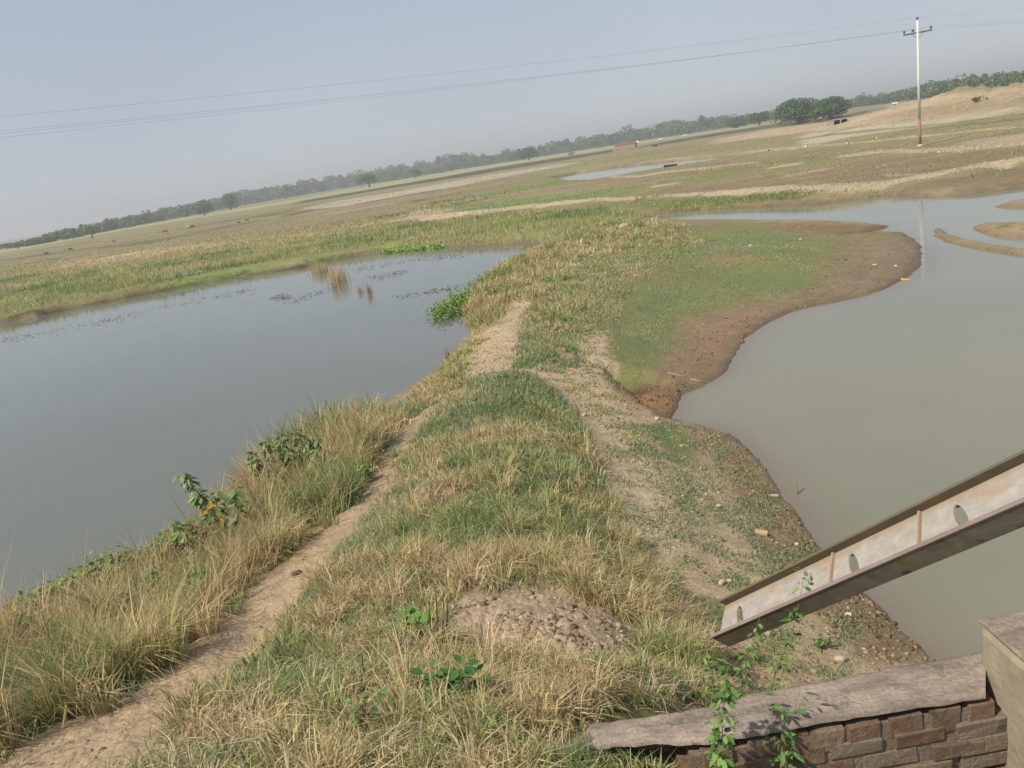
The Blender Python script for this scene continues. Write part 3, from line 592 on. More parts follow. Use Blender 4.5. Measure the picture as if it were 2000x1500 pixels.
grass(a5, [(930, 650), (910, 610), (950, 540), (1020, 505), (1055, 482), (1062, 505), (1035, 545), (1010, 590), (975, 630)], 10000, .24, .008, [GG, YG, STRAW, TAN, RED], [.25, .25, .2, .15, .15], lean=.4, clump=.8, cs=1.4, seed=66, hvar=.5)
grass(a5, [(1000, 720), (1020, 650), (1110, 640), (1130, 700), (1100, 730)], 6000, .09, .010, *GRNMIX, lean=.7, clump=1, cs=2.5, seed=67)
grass(a5, [(865, 740), (893, 700), (925, 655), (935, 665), (905, 712), (885, 742)], 5000, .14, .009, *DRYMIX, lean=.6, clump=.5, cs=3, seed=74)
grass(a5, [(790, 790), (835, 748), (870, 728), (890, 738), (850, 775), (800, 815)], 5000, .13, .009, *DRYMIX, lean=.6, clump=.6, cs=3, seed=75)
grass(a5, [(1000, 720), (1040, 600), (1190, 600), (1200, 760), (1300, 920), (1220, 860), (1100, 760)], 9000, .05, .009, *GRNMIX, lean=.9, clump=1, cs=3.2, seed=76)
tag(a5.build('ridge_grass', M_LEAF), 'pale tall grass on the far neck of the ridge between the ponds', 'grass', kind='stuff')
a6 = Acc()
STRIP = [(-700, 655), (0, 545), (200, 525), (430, 494), (600, 468), (780, 440), (850, 430), (1050, 413), (1230, 408), (1275, 425), (1180, 445), (1060, 472), (860, 474), (600, 498), (430, 528), (300, 560), (150, 596), (0, 625), (-700, 752)]
grass(a6, STRIP, 70000, .24, .0085, [DG, GG, YG, STRAW, TAN], [.15, .25, .3, .2, .1], lean=.5, clump=.7, cs=.45, seed=68, seg=1, ps=.15, hvar=.5)
grass(a6, [(0, 520), (300, 480), (700, 430), (850, 425), (600, 466), (430, 492), (200, 522), (0, 543)], 12000, .18, .009, [YG, STRAW, TAN], [.4, .3, .3], lean=.3, clump=.9, cs=.25, seed=69, seg=1, ps=.1)
tag(a6.build('far_shore_grass', M_LEAF), 'belt of tall yellow-green grass along the far shore of the left pond', 'grass', kind='stuff')
a7 = Acc()
grass(a7, [(1340, 440), (1480, 440), (1560, 460), (1640, 480), (1640, 520), (1560, 560), (1430, 590), (1330, 640), (1270, 720), (1215, 735), (1205, 650), (1240, 570), (1290, 520), (1260, 470)], 46000, .03, .012, [GG, BG, YG, STRAW], [.35, .2, .35, .1], lean=.9, clump=.9, cs=.8, seed=71, seg=1, soft=.06)
tag(a7.build('flat_turf', M_LEAF), 'short bright green turf on the muddy flat beside the right pond', 'grass', kind='stuff')

a8 = Acc()
FLD = [(-300, 560), (0, 500), (300, 449), (600, 400), (900, 350), (1150, 310), (1400, 275), (1700, 235), (2100, 215), (2100, 330), (1700, 375), (1300, 400), (900, 428), (700, 445), (400, 500), (0, 560), (-300, 600)]
grass(a8, FLD, 26000, .10, .012, [DG, GG, YG, TAN], [.35, .3, .2, .15], lean=.6, clump=1.0, cs=.12, seed=81, seg=1, ps=.1)
grass(a8, [(640, 440), (820, 400), (1000, 375), (860, 415), (760, 440)], 2500, .22, .012, [DG, YG, TAN], [.3, .3, .4], lean=.5, clump=1.0, cs=.15, seed=82, seg=1, ps=.1)
grass(a8, [(1240, 384), (1500, 376), (1640, 372), (1760, 362), (1740, 380), (1600, 392), (1400, 403), (1290, 412)], 5000, .10, .012, [DG, GG, YG], [.4, .3, .3], lean=.6, clump=1.0, cs=.25, seed=83, seg=1, ps=.1)
tag(a8.build('field_tufts', M_LEAF), 'scattered low weeds and stubble over the far fields', 'weeds', kind='stuff')
# ------------------------------------------------------------------ solid helpers
def basis(d):
    d = Vector(d).normalized(); a = Vector((0, 0, 1)) if abs(d.z) < .9 else Vector((1, 0, 0))
    x = d.cross(a).normalized(); return x, d.cross(x).normalized()
class MB:
    def __init__(s): s.V, s.F, s.K = [], [], []
    def box(s, c, h, ax=None, k=(.5, .5, .5), jit=0):
        ax = ax or (Vector((1, 0, 0)), Vector((0, 1, 0)), Vector((0, 0, 1))); b = len(s.V); c = Vector(c)
        for i in (-1, 1):
            for j in (-1, 1):
                for l in (-1, 1):
                    s.V.append(c + ax[0] * h[0] * i + ax[1] * h[1] * j + ax[2] * h[2] * l + Vector([random.uniform(-jit, jit) for _ in range(3)])); s.K.append(k)
        for f in ((0, 1, 3, 2), (4, 6, 7, 5), (0, 4, 5, 1), (2, 3, 7, 6), (0, 2, 6, 4), (1, 5, 7, 3)): s.F.append([b + q for q in f])
    def tube(s, pts, rad, n=8, k=(.5, .5, .5), cap=True):
        pts = [Vector(p) for p in pts]; rad = [rad] * len(pts) if isinstance(rad, (int, float)) else rad; b = len(s.V)
        x = None
        for i, p in enumerate(pts):
            d = (pts[min(i + 1, len(pts) - 1)] - pts[max(i - 1, 0)])
            if d.length < 1e-9: d = Vector((0, 0, 1))
            d.normalize()
            if x is None: x, y = basis(d)
            else:
                x = (x - d * x.dot(d)).normalized(); y = d.cross(x)
            for j in range(n):
                a = 2 * math.pi * j / n; s.V.append(p + (x * math.cos(a) + y * math.sin(a)) * rad[i]); s.K.append(k)
        for i in range(len(pts) - 1):
            for j in range(n):
                a, c = b + i * n + j, b + i * n + (j + 1) % n; s.F.append([a, c, c + n, a + n])
        if cap: s.F.append([b + j for j in range(n)][::-1]); s.F.append([b + (len(pts) - 1) * n + j for j in range(n)])
    def blob(s, c, r, k=(.5, .5, .5), n=6, m=4, jit=.15, rot=0):
        c = Vector(c); b = len(s.V); r = (r, r, r) if isinstance(r, (int, float)) else r
        cr, sr = math.cos(rot), math.sin(rot)
        for i in range(1, m):
            t = math.pi * i / m
            for j in range(n):
                a = 2 * math.pi * (j + .5 * (i % 2)) / n; q = 1 + random.uniform(-jit, jit)
                x, y, z = math.sin(t) * math.cos(a) * r[0] * q, math.sin(t) * math.sin(a) * r[1] * q, math.cos(t) * r[2] * q
                s.V.append(c + Vector((x * cr - y * sr, x * sr + y * cr, z))); s.K.append(k)
        tp = len(s.V); s.V.append(c + Vector((0, 0, r[2]))); s.K.append(k); bt = len(s.V); s.V.append(c - Vector((0, 0, r[2]))); s.K.append(k)
        for i in range(m - 2):
            for j in range(n):
                a, d = b + i * n + j, b + i * n + (j + 1) % n; s.F.append([a, a + n, d + n, d])
        for j in range(n):
            s.F.append([tp, b + j, b + (j + 1) % n]); e = b + (m - 2) * n; s.F.append([bt, e + (j + 1) % n, e + j])
    def build(s, name, mat, parent=None, smooth=False, bevel=0):
        me = bpy.data.meshes.new(name); me.from_pydata([tuple(v) for v in s.V], [], s.F)
        a = me.attributes.new('col', 'FLOAT_COLOR', 'POINT'); a.data.foreach_set('color', np.concatenate([np.array(s.K, np.float32).reshape(-1, 3), np.ones((len(s.V), 1), np.float32)], 1).ravel())
        if smooth: me.polygons.foreach_set('use_smooth', [True] * len(me.polygons))
        me.materials.append(mat); me.update(); o = bpy.data.objects.new(name, me); C.objects.link(o)
        if parent: o.parent = parent
        if bevel:
            b = o.modifiers.new('bevel', 'BEVEL'); b.width = bevel; b.segments = 2; b.limit_method = 'ANGLE'
        return o

# ------------------------------------------------------------------ utility pole and wires
M_POLE = plain('galvanised_steel', (.50, .50, .48), (.62, .62, .60), 2, .6); M_RUST = plain('red_brown_paint', (.20, .12, .09), (.27, .17, .13), 2, .7)
M_INS = plain('brown_porcelain', (.05, .035, .04), (.09, .06, .06), 4, .35); M_ARM = plain('dark_steel', (.07, .065, .07), (.11, .10, .10), 4, .6)
pb = hit(1797, 286); prg = math.hypot(pb.x, pb.y)
def z_over(pt, px, py):                                 # height of the point above pt's foot that the ray meets
    d = ray(px, py); t = math.hypot(pt.x, pt.y) / math.hypot(d.x, d.y); return H + d.z * t
PT = z_over(pb, 1791, 40)
pole = tag(empty('utility_pole', pb), 'slender pale steel pole with a brown foot and one crossarm in the fields', 'utility pole')
hp = PT - pb.z; zb = z_over(pb, 1796, 232) - pb.z
m = MB(); m.tube([(0, 0, zb), (0, 0, hp * .62), (0, 0, hp * .625), (0, 0, hp)], [.115, .115, .09, .085], 14); m.build('shaft', M_POLE, pole, True)
m = MB(); m.tube([(0, 0, -.4), (0, 0, zb)], [.135, .125], 14); m.build('painted_foot', M_RUST, pole, True)
m = MB(); m.tube([(0, 0, -.3), (0, 0, .12), (0, 0, .2)], [.26, .26, .15], 12); m.build('footing', plain('old_concrete', (.3, .28, .25), (.4, .37, .33), 3), pole, True)
wd_ = Vector((-.83, -.55, 0)).normalized(); ad = Vector((.92, -.38, 0)).normalized(); arm_z = hp - .95
m = MB(); m.box((0, 0, arm_z), (1.08, .05, .055), (ad, Vector((-ad.y, ad.x, 0)), Vector((0, 0, 1)))); m.build('crossarm', M_ARM, pole)
m = MB(); m.tube([ad * .5 + Vector((0, 0, arm_z)), Vector((0, 0, arm_z - .45))], .02, 6); m.tube([ad * -.5 + Vector((0, 0, arm_z)), Vector((0, 0, arm_z - .45))], .02, 6); m.build('brace', M_ARM, pole)
ips = [ad * -1.0 + Vector((0, 0, arm_z + .055)), ad * -.34 + Vector((0, 0, arm_z + .055)), ad * 1.0 + Vector((0, 0, arm_z + .055)), Vector((0, 0, hp))]
for p in ips:
    m = MB(); m.tube([p, p + Vector((0, 0, .08)), p + Vector((0, 0, .085)), p + Vector((0, 0, .15)), p + Vector((0, 0, .155)), p + Vector((0, 0, .2)), p + Vector((0, 0, .26))], [.02, .02, .08, .10, .05, .12, .05], 10)
    m.build('insulator', M_INS, pole, True)
M_WIRE = plain('wire', (.26, .26, .27), (.32, .32, .32), 1, .6)
def wire(a, b, sag, label, n=28):
    m = MB(); m.tube([a.lerp(b, i / n) - Vector((0, 0, sag * 4 * (i / n) * (1 - i / n))) for i in range(n + 1)], .005, 5)
    return tag(m.build('overhead_wire', M_WIRE, None, True), label, 'wire', 'overhead wires strung from the utility pole')
names = ['outermost left wire on the crossarm', 'second wire on the crossarm', 'right end wire on the crossarm', 'topmost wire from the tip of the pole']
lend = [(0, 256), (0, 261), (0, 269), (0, 228)]
for i, p in enumerate(ips):
    a = pb + p + Vector((0, 0, .24))
    # the span's far pole stands out of frame to the left
    v = Vector((-69, 26, 0)) + ad * (p.dot(ad)) ; d0 = ray(*lend[i])
    f = Vector((a.x, a.y, 0)); dd = v - f; den = dd.x * d0.y - dd.y * d0.x; t = (f.y * d0.x - f.x * d0.y) / den if abs(den) > 1e-9 else .6
    q = f + dd * t; zq = H + d0.z * math.hypot(q.x, q.y) / math.hypot(d0.x, d0.y)
    sag = .9; ze = (zq + sag * 4 * t * (1 - t) - a.z * (1 - t)) / t
    wire(a, Vector((v.x, v.y, ze)), sag, 'thin dark ' + names[i] + ', running left across the sky')
    wire(a, Vector((150, 96, a.z - .3 + .1 * i)) + ad * p.dot(ad), 1.6, 'thin dark ' + names[i] + ', running off to the right')

# ------------------------------------------------------------------ trees
def crown_quads(c, r, n, size, cols, flat=1.0, low=-.35):
    """leaf clumps through an uneven crown made of several lobes"""
    c = np.array(c); r = np.array(r)
    nl = max(5, int(6 + n / 120)); lob = rng.normal(0, 1, (nl, 3)); lob /= np.linalg.norm(lob, axis=1)[:, None]; lob[:, 2] = np.where(lob[:, 2] < low, -lob[:, 2] * .5, lob[:, 2])
    lc = c + lob * r * rng.uniform(.35, .72, (nl, 1)); lr = r * rng.uniform(.28, .5, (nl, 1))
    i = rng.integers(0, nl, n); d = rng.normal(0, 1, (n, 3)); d /= np.linalg.norm(d, axis=1)[:, None]
    P = lc[i] + d * lr[i] * rng.uniform(.55, 1.05, (n, 1)) ** .6
    nr = d + rng.normal(0, .55, (n, 3)); nr /= np.linalg.norm(nr, axis=1)[:, None]
    t = np.cross(nr, rng.normal(0, 1, (n, 3))); t /= np.linalg.norm(t, axis=1)[:, None] + 1e-9; b = np.cross(nr, t)
    s = size * rng.uniform(.5, 1.4, (n, 1))
    V = np.stack([P - t * s, P - b * s * .7, P + t * s, P + b * s * .7], 1).reshape(-1, 3)
    K = np.repeat(np.array(cols)[rng.integers(0, len(cols), nl)][i] * rng.uniform(.7, 1.35, (n, 1)), 4, 0)
    return V, np.arange(n * 4).reshape(n, 4), K, lc
TCOL = [A(96, 120, 66, .75), A(108, 128, 68, .75), A(84, 110, 62, .75), A(118, 132, 74, .75), A(92, 116, 72, .75)]
DCOL = [A(72, 104, 54, .7), A(80, 114, 58, .7), A(64, 94, 50, .7), A(92, 122, 62, .7)]
def tree(name, label, cat, px, base, w, h, cols=TCOL, n=900, trunk=.25, leaf=None, group=None, foot=.12, dome=.85):
    g = hit(px, base); rng_ = math.hypot(g.x, g.y); k = (g - Vector((0, 0, H))).dot(FW) / FPX
    W_m, H_m = w * k, h * k
    foot *= .6; t = tag(empty(name, g), label, cat, group)
    V, Q, K, lc = crown_quads((0, 0, H_m * (foot + (1 - foot) * .48)), (W_m * .62, W_m * .6, H_m * (1 - foot) * .62), int(n * 1.5), (leaf or W_m * .035) * 1.15, cols, low=-.8)
    V[:, 2] = np.maximum(V[:, 2], H_m * foot * .4)
    if name == 'spreading_tree':                                    # low umbrella outline
        top = H_m * (.38 + .62 * np.sqrt(np.clip(1 - (np.hypot(V[:, 0], V[:, 1]) / (W_m * .56)) ** 2, 0, 1))); V[:, 2] = np.minimum(V[:, 2], top + H_m * .03 * np.sin(V[:, 0] * 3 + V[:, 1]))
    mesh_np('crown', V, Q, mat=M_FOL, parent=t, cols={'col': K})
    m = MB(); tr = trunk; m.tube([(0, 0, -.3), (0, 0, H_m * .12), (.1, 0, H_m * .45)], [tr * 1.5, tr, tr * .7], 9)
    for c in lc[:6]:
        m.tube([(0.03, 0, H_m * .2), Vector((c[0] * .5, c[1] * .5, H_m * .2 + (c[2] - H_m * .2) * .6)), tuple(c)], [tr * .6, tr * .4, tr * .15], 6, cap=False)
    m.build('trunk', M_BARK, t, True)
    return t
tree('spreading_tree', 'larger dark green umbrella tree, left one of the touching pair near the culvert', 'tree', 1560, 242, 88, 49, DCOL, 4200, .55, .30)
tree('spreading_tree', 'smaller dark green dome tree, right one of the touching pair near the culvert', 'tree', 1624, 231, 74, 40, DCOL, 3400, .5, .30)
tree('round_tree', 'lone dark round tree taller than the hazy treeline behind it', 'tree', 1033, 313, 34, 26, DCOL, 1100, .4)
tree('leaning_tree', 'ragged two-headed tree with a bare trunk standing on the edge of the dark bank', 'tree', 722, 366, 34, 27, TCOL, 700, .45, foot=.4)
tree('field_tree', 'ragged tree with a thin crown, left neighbour of the two-headed tree', 'tree', 705, 366, 18, 26, TCOL, 450, .3, foot=.35)
tree('field_tree', 'flat topped tree on a visible trunk between the two-headed tree and the pylonless field edge', 'tree', 812, 349, 26, 20, TCOL, 500, .3, foot=.3)
tree('broad_tree', 'broad dark tree bulging from the left part of the treeline', 'tree', 400, 420, 42, 26, TCOL, 900, .4)
tree('tall_tree', 'tallest tree of the left treeline, with a lumpy crown', 'tree', 452, 410, 34, 34, TCOL, 900, .4, foot=.2)
tree('umbrella_tree', 'small umbrella shaped tree rising over the far left treeline', 'tree', 181, 466, 22, 26, TCOL, 450, .25, foot=.4)
tree('small_tree', 'small separate tree at the far left end of the treeline', 'tree', 36, 486, 22, 14, TCOL, 350, .2, foot=.2)
tree('bush', 'single round green bush at the left foot of the red sluice', 'bush', 1118, 304, 14, 11, [A(108, 128, 60)], 260, .1)
tree('grove_tree', 'mid green bushy tree on the left of the low grove right of the sluice', 'tree', 1440, 250, 44, 20, [A(88, 108, 54)], 700, .3)
tree('grove_tree', 'mid green bushy tree on the right of the low grove, next to the umbrella pair', 'tree', 1484, 245, 46, 26, [A(84, 106, 52)], 700, .3)
tree('small_tree', 'small round tree standing up from the treeline left of the sluice', 'tree', 1172, 290, 18, 18, TCOL, 350, .25)
tree('bush', 'larger green bush growing on the brown spoil mound', 'bush', 1907, 200, 22, 12, [A(96, 116, 58)], 300, .08)
tree('bush', 'smaller green bush at the right side of the larger one on the mound', 'bush', 1927, 196, 9, 8, [A(88, 108, 54)], 150, .06)
# hazy wood along the horizon
TLB = [(-900, 640), (-400, 556), (0, 487), (60, 481), (500, 397), (720, 361), (1100, 300), (1400, 253), (1660, 213), (2000, 170), (2400, 106), (3200, -20)]
TLH = [(-900, 14), (-400, 14), (0, 9), (40, 10), (55, 15), (110, 22), (250, 27), (400, 33), (500, 38), (600, 38), (700, 34), (800, 36), (900, 38), (1000, 28), (1100, 34), (1200, 34), (1300, 38), (1400, 30), (1500, 24), (1660, 26), (1750, 30), (1850, 40), (2000, 42), (3200, 42)]
aw = Acc(); xs = -600.0
while xs < 2900:
    by = np.interp(xs, *zip(*TLB)); hh = np.interp(xs, *zip(*TLH))
    for dep in (0, 1):
        d = ray(xs + random.uniform(-4, 4), by); t = (.6 - H) / d.z; g = np.array((d.x * t, d.y * t)) * (1 + dep * .12 + random.uniform(0, .06)); R = np.hypot(*g)
        zg = float(height_at(g[0], g[1])[0]); k = abs(t) * d.dot(FW) / FPX
        Hm = hh * k * random.uniform(.62, 1.12) * (1.08 if dep else 1); Wm = Hm * random.uniform(.7, 1.5)
        Hm *= .86; V, Q, K, _ = crown_quads((g[0], g[1], zg + Hm * .42), (Wm * .6, Wm * .6, Hm * .58), 420, max(Hm * .075, .45), TCOL if random.random() < .8 else [A(96, 110, 60, .62), A(88, 100, 56, .62)])
        V[:, 2] = np.maximum(V[:, 2], zg - .1); aw.add(V, Q, None, K)
        nb = 110; cb = np.stack([g[0] + rng.uniform(-.7, .7, nb) * Wm, g[1] + rng.uniform(-.5, .5, nb) * Wm, zg + Hm * rng.uniform(0, .55, nb)], 1); sb = Hm * .09 * rng.uniform(.5, 1.3, (nb, 1))
        t1 = rng.normal(0, 1, (nb, 3)); t1 /= np.linalg.norm(t1, axis=1)[:, None]; t2 = np.cross(t1, rng.normal(0, 1, (nb, 3))); t2 /= np.linalg.norm(t2, axis=1)[:, None]
        aw.add(np.stack([cb - t1 * sb, cb - t2 * sb, cb + t1 * sb, cb + t2 * sb], 1).reshape(-1, 3), np.arange(nb * 4).reshape(nb, 4), None, np.repeat(np.array(TCOL)[rng.integers(0, 5, nb)] * rng.uniform(.7, 1.2, (nb, 1)), 4, 0))
    xs += max(6, hh * .42)
tag(aw.build('far_wood', M_FOL), 'continuous hazy wood lining the whole horizon', 'wood', kind='stuff')

# ------------------------------------------------------------------ steel beam hanging over the slope
def proj(P):
    v = Vector(P) - Vector((0, 0, H)); d = v.dot(FW); return 1000 + FPX * v.dot(XC) / d, 750 - FPX * v.dot(YC) / d
def beam():
    E0 = at_depth(2000, 974, 3.1); E1 = at_depth(1391, 1241, 4.75)
    ax = (E1 - E0).normalized(); L = (E1 - E0).length; w = Vector((ax.y, -ax.x, 0)).normalized()
    if w.y < 0: w = -w
    u = ax.cross(w); u = u if u.z > 0 else -u
    tw = math.radians(38); w, u = w * math.cos(tw) + u * math.sin(tw), u * math.cos(tw) - w * math.sin(tw)   # the beam has rolled towards the road
    def yat(off, x0=2000):                                  # picture height of the edge shifted by off, at column x0
        a, b = proj(E0 + off - ax * .3), proj(E0 + off + ax * .5); return a[1] + (b[1] - a[1]) * (x0 - a[0]) / (b[0] - a[0])
    def solve(f, target, lo, hi):
        for _ in range(40):
            mid = (lo + hi) / 2
            if f(mid) > target: lo = mid
            else: hi = mid
        return mid
    Wd = solve(lambda s_: yat(w * s_), 884, .05, 1.2)
    Fh = solve(lambda s_: -yat(-u * s_), -1022, .02, .6)
    ext = 1.6; base = E0 - ax * ext - u * (Fh * .45)        # web level a little under the flange top
    LL = L + ext
    root = empty('steel_beam', (0, 0, 0)); root.matrix_world = Matrix(((ax.x, w.x, u.x, base.x), (ax.y, w.y, u.y, base.y), (ax.z, w.z, u.z, base.z), (0, 0, 0, 1)))
    tag(root, 'pale rust-stained steel beam with oval holes slanting over the slope at right', 'beam')
    # painted web material
    m = NT('stained_paint'); g = m.n('TexCoord').outputs['Object']; sx = m.n('SeparateXYZ'); m.l(g, sx.inputs[0])
    mp = m.n('Mapping'); mp.inputs['Scale'].default_value = (1.2, 3.5, 3); mp.inputs['Rotation'].default_value = (0, 0, .5); m.l(g, mp.inputs[0])
    n1 = m.noise(mp.outputs[0], 2.2, 6, .65); n2 = m.noise(g, 14, 5, .7)
    c = m.mix(m.ramp(n2, .35, .65), A(168, 162, 156, .66), A(196, 188, 176, .66))
    c = m.mix(m.ramp(n1, .5, .62), c, A(186, 164, 142, .62)); c = m.mix(m.ramp(m.noise(mp.outputs[0], 5.1, 4, .7), .62, .72), c, A(160, 128, 112, .7))
    ed = m.math('ADD', m.math('MULTIPLY', m.math('SUBTRACT', sx.outputs[1], Wd - .05), 18), m.math('MULTIPLY', m.math('SUBTRACT', n1, .5), 1.6), True)
    c = m.mix(ed, c, A(184, 162, 126, .58))
    p = m.n('BsdfPrincipled', Roughness=.75); m.l(c, p.inputs['Base Color']); b = m.n('Bump', Strength=.25, Distance=.004); m.l(n2, b.inputs['Height']); m.l(b.outputs[0], p.inputs['Normal']); m.l(p.outputs[0], m.out.inputs[0]); MW = m.m
    m = NT('grimy_flange'); g = m.n('TexCoord').outputs['Object']; n1 = m.noise(g, 2.5, 6, .7); n2 = m.noise(g, 12, 5, .7)
    c = m.mix(m.ramp(n2, .3, .7), A(112, 102, 84, .66), A(148, 136, 110, .66)); c = m.mix(m.ramp(n1, .55, .68), c, A(118, 116, 62, .66)); c = m.mix(m.ramp(m.noise(g, 4.3, 3, .6), .6, .7), c, A(64, 58, 50, .6))
    p = m.n('BsdfPrincipled', Roughness=.9); m.l(c, p.inputs['Base Color']); b = m.n('Bump', Strength=.4, Distance=.005); m.l(n2, b.inputs['Height']); m.l(b.outputs[0], p.inputs['Normal']); m.l(p.outputs[0], m.out.inputs[0]); MF = m.m
    MFI = plain('rusty_flange', A(116, 112, 100, .56), A(140, 122, 90, .56), 5, .9)
    # web with oval holes
    def along(px): # position along the beam seen at picture column px on the web's middle line
        lo, hi = 0, LL
        for _ in range(40):
            mid = (lo + hi) / 2
            if proj(base + ax * mid + w * Wd * .45)[0] > px: lo = mid
            else: hi = mid
        return mid
    holes = sorted([along(1447), along(1670), along(1879), ext - .28, ext - .95]); th = .012
    xs = [0]; ra, rb = .030, .076
    for h_ in holes: xs += [h_ - .11, h_ + .11]
    xs.append(LL); V, F = [], []
    def P(x, y, z): V.append((x, y, z)); return len(V) - 1
    def quad2(x0, x1, y0, y1):
        a = [P(x, y, z) for z in (-th / 2, th / 2) for x, y in ((x0, y0), (x1, y0), (x1, y1), (x0, y1))]
        F.extend([a[0:4][::-1], a[4:8]])
    for i in range(0, len(xs), 2): quad2(xs[i], xs[i + 1], 0, Wd)
    for h_ in holes:
        N = 24; rows = []
        for z in (-th / 2, th / 2):
            o_, i_ = [], []
            for k in range(N):
                a = 2 * math.pi * (k + .5) / N; ca, sa = math.cos(a), math.sin(a)
                q = max(abs(ca) / .11, abs(sa) / (Wd / 2)); o_.append(P(h_ + ca / q, Wd / 2 + sa / q, z)); sk = .03 * math.sin(a)
                i_.append(P(h_ + ca * ra + sk, Wd * .43 + sa * rb, z))
            for cx_ in (-1, 1):
                for cy_ in (-1, 1):
                    tgt = Vector((h_ + cx_ * .11, Wd / 2 + cy_ * Wd / 2, z)); kb = min(o_, key=lambda v_: (Vector(V[v_]) - tgt).length); V[kb] = tuple(tgt)
            rows.append((o_, i_))
        for k in range(N):
            j = (k + 1) % N
            F.append([rows[1][0][k], rows[1][0][j], rows[1][1][j], rows[1][1][k]]); F.append([rows[0][0][j], rows[0][0][k], rows[0][1][k], rows[0][1][j]])
            F.append([rows[0][1][k], rows[0][1][j], rows[1][1][j], rows[1][1][k]][::-1])
    me = bpy.data.meshes.new('web'); me.from_pydata(V, [], F); me.materials.append(MW); o = bpy.data.objects.new('web', me); C.objects.link(o); o.parent = root
    X_, Y_, Z_ = Vector((1, 0, 0)), Vector((0, 1, 0)), Vector((0, 0, 1))
    zt, zb = Fh * .45, -Fh * .55
    q = MB(); q.box((LL / 2, -.009, (zt + zb) / 2), (LL / 2, .008, Fh / 2)); q.build('near_flange', MF, root, bevel=.003)
    q = MB(); q.box((LL / 2, Wd + .009, (zt + zb) / 2), (LL / 2, .008, Fh / 2)); q.build('far_flange', MFI, root, bevel=.003)
    q = MB(); q.box((LL / 2, -.009, zt + .004), (LL / 2, .011, .003)); q.build('flange_lip', plain('pink_edge', A(170, 150, 142, .6), A(150, 130, 122, .6), 6), root)
    for s_ in (along(1628), along(1800), ext - .62):
        q = MB(); q.box((s_, Wd / 2, .014), (.006, Wd / 2 - .002, .008)); q.build('stiffener', plain('rust_band', A(190, 170, 148, .62), A(176, 148, 124, .62), 8), root)
beam()

# ------------------------------------------------------------------ brick parapet and post
def cem_mat():
    m = NT('weathered_cement'); g = m.n('TexCoord').outputs['Object']; mp = m.n('Mapping'); mp.inputs['Scale'].default_value = (1.4, 5, 3); mp.inputs['Rotation'].default_value = (0, 0, -.9); m.l(g, mp.inputs[0])
    n = m.noise(g, 45, 5, .8); n2 = m.noise(mp.outputs[0], 2.2, 6, .7); c = m.mix(m.ramp(n2, .36, .64), A(158, 144, 132, .8), A(196, 178, 162, .85)); c = m.mix(m.ramp(m.noise(g, 6, 5, .7), .6, .7), c, A(130, 124, 114, .7)); c = m.mix(m.math('MULTIPLY', m.ramp(m.noise(mp.outputs[0], 4, 3, .6), .62, .7), .5), c, A(172, 130, 114, .66))
    c = m.mix(1, c, m.ramp(n, .3, .7, (.72, .72, .72, 1), (1.18, 1.18, 1.18, 1)), 'MULTIPLY'); p = m.n('BsdfPrincipled', Roughness=.97); p.inputs['Specular IOR Level'].default_value = .1; m.l(c, p.inputs['Base Color'])
    bb = m.n('Bump', Strength=1, Distance=.02); m.l(m.math('ADD', n, m.math('MULTIPLY', n2, 1.5)), bb.inputs['Height']); m.l(bb.outputs[0], p.inputs['Normal']); m.l(p.outputs[0], m.out.inputs[0]); return m.m
M_CEM = cem_mat()
def brick_mat():
    m = NT('old_bricks'); g = m.n('TexCoord').outputs['Object']; c = m.n('Attribute', attribute_name='col').outputs['Color']; n = m.noise(g, 40, 5, .75); n2 = m.noise(g, 7, 5, .7)
    c = m.mix(1, c, m.ramp(n, .3, .7, (.6, .6, .6, 1), (1.2, 1.2, 1.2, 1)), 'MULTIPLY'); c = m.mix(m.math('MULTIPLY', m.ramp(n2, .45, .6), .75), c, A(150, 134, 114, .7)); c = m.mix(m.ramp(m.noise(g, 5, 4, .6), .6, .72), c, A(76, 66, 50, .6))
    p = m.n('BsdfPrincipled', Roughness=.97); p.inputs['Specular IOR Level'].default_value = .1; m.l(c, p.inputs['Base Color']); bb = m.n('Bump', Strength=1, Distance=.02); m.l(n, bb.inputs['Height']); m.l(bb.outputs[0], p.inputs['Normal']); m.l(p.outputs[0], m.out.inputs[0]); return m.m
M_BRK = brick_mat()
